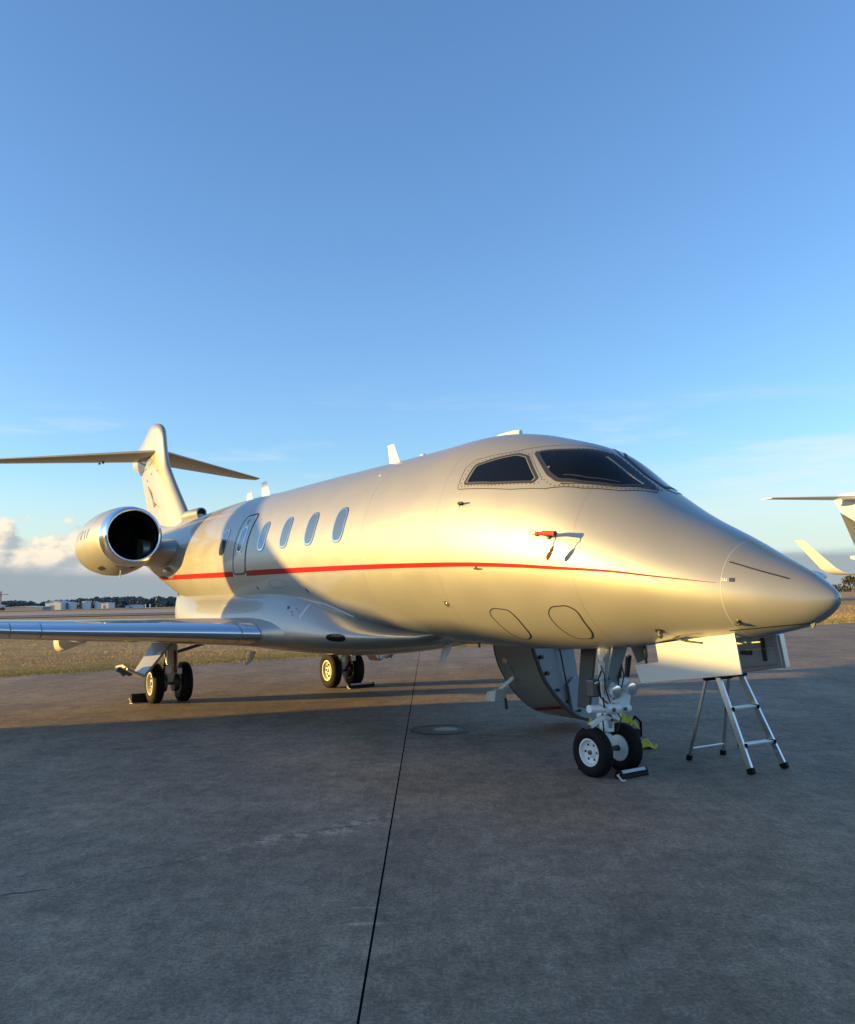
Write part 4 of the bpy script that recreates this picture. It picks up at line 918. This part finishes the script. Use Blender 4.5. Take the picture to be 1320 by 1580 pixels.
# ------------------------------------------------------------------ wheel chocks
M_chock = mat('chock_rubber', (.009, .009, .010), .65, spec=.2, noise_amt=.3, noise_scale=25)
M_stripe = mat('pale_chock_stripe', (.55, .56, .58), .5)
def chock(loc, rz, ln, label, r=.055, stripe=True, rope=1):
    c = empty('wheel_chock', loc, rz, label, 'wheel chock', 'wheel chocks set against the tyres')
    q = MB(); q.prism([(-r*1.2, -ln/2, 0), (r*1.2, -ln/2, 0), (r*.85, -ln/2, r*1.2), (r*.3, -ln/2, r*1.65), (-r*.3, -ln/2, r*1.65), (-r*.85, -ln/2, r*1.2)], (0, ln, 0)); q.build('block', M_chock, c, bev=.01)
    if stripe:
        q = MB(); q.prism([(-r*.9, -ln*.42, r*1.15), (-r*.42, -ln*.42, r*1.66), (-r*.36, -ln*.42, r*1.64), (-r*.84, -ln*.42, r*1.12)], (0, ln*.84, 0)); q.build('stripe', M_stripe, c)
    q = MB(); pts = [(-r*.2, rope*(ln/2-.02), r), (-r*.5, rope*(ln/2+.03), r*.9), (-r*1.2, rope*(ln/2+.02), r*.3), (-r*2.0, rope*(ln/2+.05), .009), (-r*2.6, rope*(ln/2+.02), .008)]; q.tube(pts, .0085, 6); q.build('rope', M_rope, c, True)
    return c
chock(jw(2.135, -.075), JROT, .35, 'black rubber chock with a pale stripe in front of the nose wheels', .044)
chock(jw(2.60, -.10), JROT, .40, 'black rubber chock lying behind the nose wheels', .052, False, -1)
chock(jw(11.22, 1.98), JROT, .34, 'small black chock with pale rope beside the near main wheel', .085, False, 1)
chock(jw(10.50, -1.83), JROT, .54, 'long black chock in front of the far main wheels under the belly', .05, True, 1)

# ------------------------------------------------------------------ yellow cloth, yellow bundle
def crumple(name, loc, sx, sy, sz, seed, m, parent=None, n=26):
    rnd = random.Random(seed); q = MB(); vs = []; fs = []
    ph = [rnd.uniform(0, 6) for _ in range(8)]
    for i in range(n):
        for j in range(n):
            u, v = i/(n-1)*2-1, j/(n-1)*2-1; r2 = min(1, (u*u+v*v)/1.6)
            z = sz*(1-r2)*(.5+.5*math.sin(4*u+ph[0]+2*math.sin(3*v+ph[1])))+sz*.4*abs(math.sin(5*v+ph[2]+2*u))*(1-r2)+.006
            vs.append((loc[0]+sx*u*(1-.25*abs(v))+.015*math.sin(5*v+ph[3]), loc[1]+sy*v*(1-.2*abs(u))+.015*math.sin(5*u+ph[4]), loc[2]+z))
    for i in range(n-1):
        for j in range(n-1): fs.append((i*n+j, i*n+j+1, (i+1)*n+j+1, (i+1)*n+j))
    q.add(vs, fs); o = q.build(name, m, parent, True); sm = o.modifiers.new('solid', 'SOLIDIFY'); sm.thickness = .006
    return o
yc_ = empty('cleaning_cloth', (2.26, 9.12, 0), .2, 'crumpled yellow cloth with a blue corner lying on the concrete behind the nose wheel', 'cloth')
crumple('fabric', (.02, 0, 0), .13, .10, .075, 3, M_yellow, yc_); crumple('lining', (.05, .06, .055), .04, .04, .04, 5, M_blue, yc_)
yb = empty('strap_bundle', jw(2.70, -.47, 0), JROT, 'yellow and black strap bundle stacked just behind the nose wheels', 'strap bundle')
q = MB(); q.box((0, 0, .15), (.18, .52, .30)); q.build('case', M_chock, yb, bev=.02)
crumple('strap', (0, -.08, .30), .10, .20, .15, 11, M_yellow, yb); crumple('strap', (-.02, .30, .27), .08, .14, .15, 15, M_yellow, yb)
q = MB(); q.tube([(-.05, -.10, .34), (-.06, -.22, .42), (-.06, -.29, .36), (-.05, -.30, .22), (-.05, -.2, .19)], .014, 8); q.build('handle', M_chock, yb, True)

# ------------------------------------------------------------------ parked aircraft in the background
M_bwhite = mat('parked_jet_white', (.56, .60, .66), .35, 0, .5, .08); M_bdark = mat('parked_jet_dark', (.05, .052, .06), .35, 0, .4, .08); M_bgrey = mat('parked_jet_grey', (.22, .22, .23), .45)
def small_jet(name, label, tail, heading, sc, parts, ln=20., fr=1.2, zc=2.6, span=13., zwing=1.9, wl=2.4, stab=True, dark_band=False, hstab=6.6, m=M_bwhite, fin=None, ez=.75, le_strip=False, tail0=-1.0, tp=.32, ups=.75):
    """local x forward from the tail point, y to port, z up"""
    j = empty(name, tail, heading, label, 'airplane'); j.scale = (sc, sc, sc)
    q = MB(); rr = []
    for x in lin(tail0, ln, 40):
        u = (x-tail0)/(ln-tail0); r = fr*min(1, (max(u, .012)/tp)**.7 if u < tp else 1, math.sqrt(max(.0005, (1-u)/.16)) if u > .84 else 1)
        r = max(.02, r); zo = zc+ups*fr*max(0, (tp-u)/tp)
        rr.append([Vector((x, r*math.cos(a), zo+r*math.sin(a))) for a in [2*math.pi*k/28 for k in range(28)]])
    q.loft(rr, True, True); body = q.build('fuselage', m, j, True)
    if dark_band:
        for sd in (1, -1):
            q = MB(); q.loft([[Vector((x, sd*(fr+.006)*math.cos(a), zc+(fr+.006)*math.sin(a))) for a in lin(R(18), R(50), 6)] for x in lin(7.5, ln*.86, 12)], closed=False); q.build('window_band', M_bdark, body)
    q = MB(); rr = []
    for z, le, te, t in fin or ((zc+.5, 4.6, -.2, .38), (hstab-1.2, 2.6, -1.2, .30), (hstab, 1.5, -2.0, .28), (hstab+.35, 1.0, -1.7, .18), (hstab+.42, .6, -1.3, .05)):
        rr.append([Vector((le+(te-le)*x, t*h, z)) for x, h in reversed(AF)] + [Vector((le+(te-le)*x, -t*h, z)) for x, h in AF[1:-1]])
    q.loft(rr, True, True); fn = q.build('tail_fin', m, j, True)
    q = MB()
    if not fin and not le_strip: q.prism([Vector((.55, .22, zc+1.1)), Vector((-.35, .22, zc+1.1)), Vector((-1.55, .15, hstab-.75)), Vector((-1.2, .16, hstab-.75))], (0, .02, 0)); q.build('rudder', M_bdark, fn) if not fin and not le_strip else None
    if le_strip:
        q = MB(); q.prism([Vector((-1.55, -.05, hstab-.8)), Vector((-.35, -.05, zc+.9)), Vector((1.6, -.19, zc+.9)), Vector((.2, -.16, hstab-1.9))], (0, -.02, 0)); q.build('rudder', M_bdark, fn)
    for sd in (1, -1):
        q = MB(); rr = []
        for y in lin(0, 5.4, 6):
            le = (1.2 if not fin else -.4)-.62*y; ch = 2.5-.28*y; rr.append([Vector((le-ch*x, sd*y, hstab+.02*y+.075*ch*t)) for x, t in reversed(AF)] + [Vector((le-ch*x, sd*y, hstab+.02*y-.075*ch*t)) for x, t in AF[1:-1]])
        q.loft(rr, True, True); q.build('stabiliser', m if sd == 1 else m, j, True)
        q = MB(); rr = []
        for y, z, le, ch, cant in ((.8, zwing-.2, ln*.62, 5.2, 0), (span*.55, zwing+.05, ln*.62-span*.30, 2.6, 0), (span-.7, zwing+.12, ln*.62-span*.53, 1.3, 4), (span-.25, zwing+.22, ln*.62-span*.56, 1.0, 24), (span+.02, zwing+.45, ln*.62-span*.58, .92, 52), (span+.12+wl*.5, zwing+.62+wl, ln*.62-span*.60-wl*.75, .55, 58)):
            nv = Vector((0, -sd*math.sin(R(cant)), math.cos(R(cant))))
            rr.append([Vector((le-ch*x, sd*y, z))+nv*(.07*ch*t) for x, t in reversed(AF)] + [Vector((le-ch*x, sd*y, z))-nv*(.065*ch*t) for x, t in AF[1:-1]])
        q.loft(rr, True, True); wgm = q.build('wing', m, j, True)
        q = MB(); q.lathe([(0, .45), (.3, .55), (1.5, .62), (3.2, .5), (4.0, .36)], (3.0, sd*(fr+.75), zc+ez), (1, 0, 0), 24, True, True); q.build('engine_nacelle', m, j, True)
        q = MB(); q.lathe([(-.16, .42), (.16, .42)], (ln*.50, sd*1.9, .42), (0, 1, 0), 20, True, True); q.build('wheel', M_black, j, True)
        q = MB(); q.tube([(ln*.5, sd*1.9, .42), (ln*.5, sd*1.9, zwing)], .09, 10); q.build('gear_leg', M_gear, j, True)
    q = MB(); q.lathe([(-.12, .3), (.12, .3)], (ln*.88, 0, .3), (0, 1, 0), 20, True, True); q.build('wheel', M_black, j, True)
    q = MB(); q.tube([(ln*.88, 0, .3), (ln*.88, 0, zc-fr*.8)], .08, 10); q.build('gear_leg', M_gear, j, True)
    return j
small_jet('parked_jet', 'white parked jet at the right edge showing its tall T tail and an upswept wingtip', (27.75, 53, .0), R(-65), 1.0, None, ln=22, span=11.4, zwing=2.15, wl=1.3, hstab=7.25, le_strip=True)
small_jet('parked_jet', 'white parked jet with a dark window band, mostly hidden behind the silver nose', (27.5, 92, -.02), R(2), .95, None, ln=17.5, fr=1.05, zc=2.9, span=9.5, zwing=2.0, wl=1.7, dark_band=True, hstab=5.2, m=M_bwhite)

# ------------------------------------------------------------------ far airport buildings, tanks and woods
M_bld = mat('white_cladding', (.62, .62, .60), .6, noise_amt=.06, noise_scale=.4); M_bldg = mat('grey_cladding', (.20, .22, .25), .6); M_roof = mat('pale_roof', (.5, .5, .5), .5)
def world_at(px, Y): return (px-660)/F_PX*Y
def gable(name, label, pxa, pxb, Y, h, rise, depth=18, m=M_bld, door=True):
    xa, xb = world_at(pxa, Y), world_at(pxb, Y); z = terrain(xa, Y)-.2; xm = (xa+xb)/2; o = empty(name, (xm, Y, z), 0, label, 'building'); w = (xb-xa)/2
    q = MB(); q.prism([(-w, 0, 0), (w, 0, 0), (w, 0, h), (0, 0, h+rise), (-w, 0, h)], (0, depth, 0)); q.build('wall', m, o)
    for sd in (-1, 1):
        q = MB(); q.prism([(0, -.4, h+rise+.02), (sd*(w+.3), -.4, h-.03), (sd*(w+.3), -.4, h+.22), (0, -.4, h+rise+.28)], (0, depth+.8, 0)); q.build('roof', M_roof, o)
    if door:
        q = MB(); q.box((-w*.2, -.06, h*.36), (w*.5, .1, h*.7)); q.build('door', M_bldg, o)
    return o
gable('hangar', 'white gabled hangar at the far treeline, left of the round tanks', 70, 94, 560, 4.6, 1.5)
gable('hangar', 'long low dark shed at the far treeline near the left edge', 8, 66, 520, 2.2, .5, 12, M_bldg, False)
gable('terminal_building', 'low white building right of the round tanks beneath the wood', 156, 167, 590, 3.9, .4, 12)
gable('shed', 'small pale shed at the right end of the far building row', 193, 214, 600, 1.7, .6, 10)
def tank(label, px, Y, r, h):
    x = world_at(px, Y); o = empty('storage_tank', (x, Y, terrain(x, Y)-.2), 0, label, 'tank', 'white storage tanks along the far treeline')
    q = MB(); q.lathe([(0, r), (h, r)], (0, 0, 0), (0, 0, 1), 24); q.build('shell', M_bld, o, True)
    q = MB(); q.lathe([(h, r*1.02), (h+.25, r), (h+.9, .05)], (0, 0, 0), (0, 0, 1), 24); q.build('roof', M_roof, o, True)
    q = MB(); q.box((-r*.6, -r*.86, h/2), (.5, .25, h)); q.build('ladder_cage', M_bldg, o)
tank('white storage tank nearest the gabled hangar', 111.5, 570, 3.0, 4.6)
tank('white storage tank in the middle of the far row', 133, 572, 3.1, 4.9)
tank('white storage tank beside the low white building', 150.5, 576, 2.3, 4.3)
for px_, Y_ in ((224, 230), (231, 226)):
    o = empty('marker_post', (world_at(px_, Y_), Y_, terrain(world_at(px_, Y_), Y_)), 0, ('white marker post on the far field, the left one of a pair' if px_ < 228 else 'white marker post on the far field, the right one nearer the silver fuselage'), 'post', 'white marker posts on the field')
    q = MB(); q.tube([(0, 0, 0), (0, 0, .9)], .09, 8); q.build('post', M_bld, o); q = MB(); q.box((0, 0, .95), (.35, .2, .3)); q.build('cap', M_bld, o)
# far jet tail at the left edge
dj = empty('distant_jet', (world_at(-3, 260), 260, terrain(-130, 260)), 0, 'grey T tail of a distant parked plane at the left edge by the treeline', 'airplane')
q = MB(); q.prism([(-1.6, 0, 1.0), (.9, 0, 1.0), (1.0, 0, 6.2), (-.4, 0, 6.2)], (0, .3, 0)); q.build('tail_fin', M_bldg, dj)
q = MB(); q.prism([(-3.0, -.6, 5.1), (3.0, -.6, 5.1), (2.8, .8, 5.1), (-2.8, .8, 5.1)], (0, 0, .22)); q.build('stabiliser', M_bldg, dj)
q = MB(); q.lathe([(-9, .2), (-7, .8), (-3, 1.0), (0, .8), (2.2, .25)], (0, .15, 1.6), (1, 0, 0), 16, True, True); q.build('fuselage', M_bld, dj, True)
q = MB(); q.tube([(-6, .15, 0), (-6, .15, 1)], .12, 8); q.build('gear_leg', M_bldg, dj)

def leafmat(name, col, amt, sc):
    m = bpy.data.materials.new(name); m.use_nodes = True; nt = m.node_tree; b = nt.nodes['Principled BSDF']
    g = nt.nodes.new('ShaderNodeNewGeometry'); n = nt.nodes.new('ShaderNodeTexNoise'); n.inputs['Scale'].default_value = sc; n.inputs['Detail'].default_value = 4
    nt.links.new(g.outputs['Position'], n.inputs['Vector'])
    cr_ = nt.nodes.new('ShaderNodeValToRGB'); nt.links.new(n.outputs[0], cr_.inputs[0]); e = cr_.color_ramp.elements
    e[0].position = .3; e[0].color = (*[c*(1-amt) for c in col], 1); e[1].position = .7; e[1].color = (*[c*(1+amt) for c in col], 1)
    nt.links.new(cr_.outputs[0], b.inputs['Base Color']); b.inputs['Roughness'].default_value = .9; b.inputs['Specular IOR Level'].default_value = .1
    return m
M_tree = leafmat('hazed_foliage', (.12, .15, .15), .22, .15)  # leaf colour lightened and blued, distance haze put into it
def woods(name, m, specs, seed, kind='stuff'):
    rnd = random.Random(seed); vs = []; fs = []
    for (x, y, z0, r, h, nl, ls) in specs:
        for _ in range(nl):
            a = rnd.uniform(0, 6.283); rr = r*math.sqrt(rnd.random()); t = rnd.random()
            env = math.sin(math.pi*min(1, .12+.88*t))**.6 if t < .95 else .35
            p = Vector((x+rr*env*math.cos(a), y+rr*env*math.sin(a), z0+h*t))
            d1 = Vector((rnd.gauss(0, 1), rnd.gauss(0, 1), rnd.gauss(0, 1))).normalized()*ls*rnd.uniform(.6, 1.2); d2 = d1.orthogonal().normalized()*ls*rnd.uniform(.4, .9)
            o = len(vs); vs += [tuple(p-d1), tuple(p+d2), tuple(p+d1), tuple(p-d2)]; fs.append((o, o+1, o+2, o+3))
    q = MB(); q.v = vs; q.f = fs
    return tag(q.build(name, m), kind=kind)
rnd = random.Random(21); sp = []
for i in range(420):
    Y = rnd.uniform(640, 720); x = rnd.uniform(-520, 60); sp.append((x, Y, terrain(x, Y), rnd.uniform(3.5, 6), 7.6*(.88+.10*math.sin(x*.021)+.06*math.sin(x*.07+1)+rnd.uniform(-.12, .12)), 150, 1.25))
woods('treeline', M_tree, sp, 31)
M_hedge = leafmat('hedge_foliage', (.085, .07, .035), .5, .5); sp = []
for i in range(110):
    Y = rnd.uniform(230, 262); x = rnd.uniform(60, 260); sp.append((x, Y, terrain(x, Y), rnd.uniform(1.5, 3.0), rnd.uniform(1.6, 3.0), 70, .38))
woods('hedgerow', M_hedge, sp, 33)
def tree(label, x, Y, h, r, seed, m):
    o = empty('tree', (x, Y, terrain(x, Y)), 0, label, 'tree', 'small trees above the hedgerow'); rnd = random.Random(seed)
    q = MB(); q.tube([(0, 0, 0), (.1, 0, h*.35), (0, .1, h*.7)], [.22, .16, .06], 7); q.tube([(.1, 0, h*.35), (r*.5, .2, h*.65)], [.1, .04], 5); q.tube([(.1, 0, h*.4), (-r*.5, -.2, h*.7)], [.1, .04], 5); q.build('trunk', mat('bark', (.06, .045, .035), .9) if 'bark' not in MATS else MATS['bark'], o)
    q = MB(); vs = []; fs = []
    cl_ = [(rnd.uniform(-.7, .7)*r, rnd.uniform(-.6, .6)*r, h*rnd.uniform(.45, .9), r*rnd.uniform(.3, .5)) for _ in range(9)]
    for _ in range(700):
        cx, cy, cz, cr2 = rnd.choice(cl_); p = Vector((cx, cy, cz))+Vector((rnd.gauss(0, .5), rnd.gauss(0, .5), rnd.gauss(0, .4)))*cr2
        d1 = Vector((rnd.gauss(0, 1), rnd.gauss(0, 1), rnd.gauss(0, 1))).normalized()*.22; d2 = d1.orthogonal()*.7; k = len(vs); vs += [tuple(p-d1), tuple(p+d2), tuple(p+d1), tuple(p-d2)]; fs.append((k, k+1, k+2, k+3))
    q.v = vs; q.f = fs; q.build('crown', m, o)
tree('rounded small tree standing above the hedge at the far right', world_at(1306, 245), 245, 4.6, 2.6, 3, M_hedge)
tree('lower bushy tree at the right picture edge by the hedge', world_at(1321, 238), 238, 3.9, 2.2, 4, M_hedge)

# ------------------------------------------------------------------ grass on the verge
def grass(name, n, r0, r1, h0, h1, w, seed, col, xr=(-16, 28), power=1.5):
    rnd = random.Random(seed); vs = []; fs = []
    for _ in range(n):
        x = rnd.uniform(*xr); t = r0+(r1-r0)*rnd.random()**power; p = Vector((x, edge_y(x), 0))+JA*t
        z = .03*min(1, t/.6)-.02; h = rnd.uniform(h0, h1); a = rnd.uniform(0, 3.14); dx, dy = math.cos(a)*w, math.sin(a)*w
        lx, ly = rnd.gauss(0, .45)*h, rnd.gauss(0, .45)*h; o = len(vs)
        vs += [(p.x-dx, p.y-dy, z), (p.x+dx, p.y+dy, z), (p.x+lx, p.y+ly, z+h)]; fs.append((o, o+1, o+2))
    me = bpy.data.meshes.new(name); me.from_pydata(vs, [], fs); me.materials.append(col); o = bpy.data.objects.new(name, me); C.objects.link(o); return tag(o, kind='stuff')
M_gg = leafmat('verge_grass', (.44, .335, .10), .3, 1.2); M_gt = leafmat('dry_grass', (.46, .32, .165), .2, .5)
grass('verge_grass', 80000, -.05, 5.0, .015, .07, .006, 5, M_gg); grass('dry_grass', 70000, 3.0, 30, .03, .10, .012, 6, M_gt, (-30, 45), 1.2)

# ------------------------------------------------------------------ the neighbouring jet left of the picture whose fuselage and fin shade the apron and the silver skin
small_jet('parked_jet', 'white parked jet standing left of the camera whose shadow covers the near apron', (-22, 10.4, 0), R(-90), 1.0, None, ln=20.5, fr=1.06, zc=2.19, span=8.5, zwing=1.3, wl=-.9, hstab=5.5, ez=.35, tail0=.35, tp=.06, ups=0.,
          fin=((2.9, 4.3, .3, .34), (3.34, 3.6, .2, .33), (3.44, 2.95, .15, .32), (3.65, 2.4, .05, .30), (4.0, 1.8, -.24, .27), (4.38, 1.08, -.6, .25), (4.64, .6, -.78, .23), (5.06, -.28, -1.05, .2), (5.45, -.75, -1.35, .2), (5.62, -.9, -1.4, .06)))
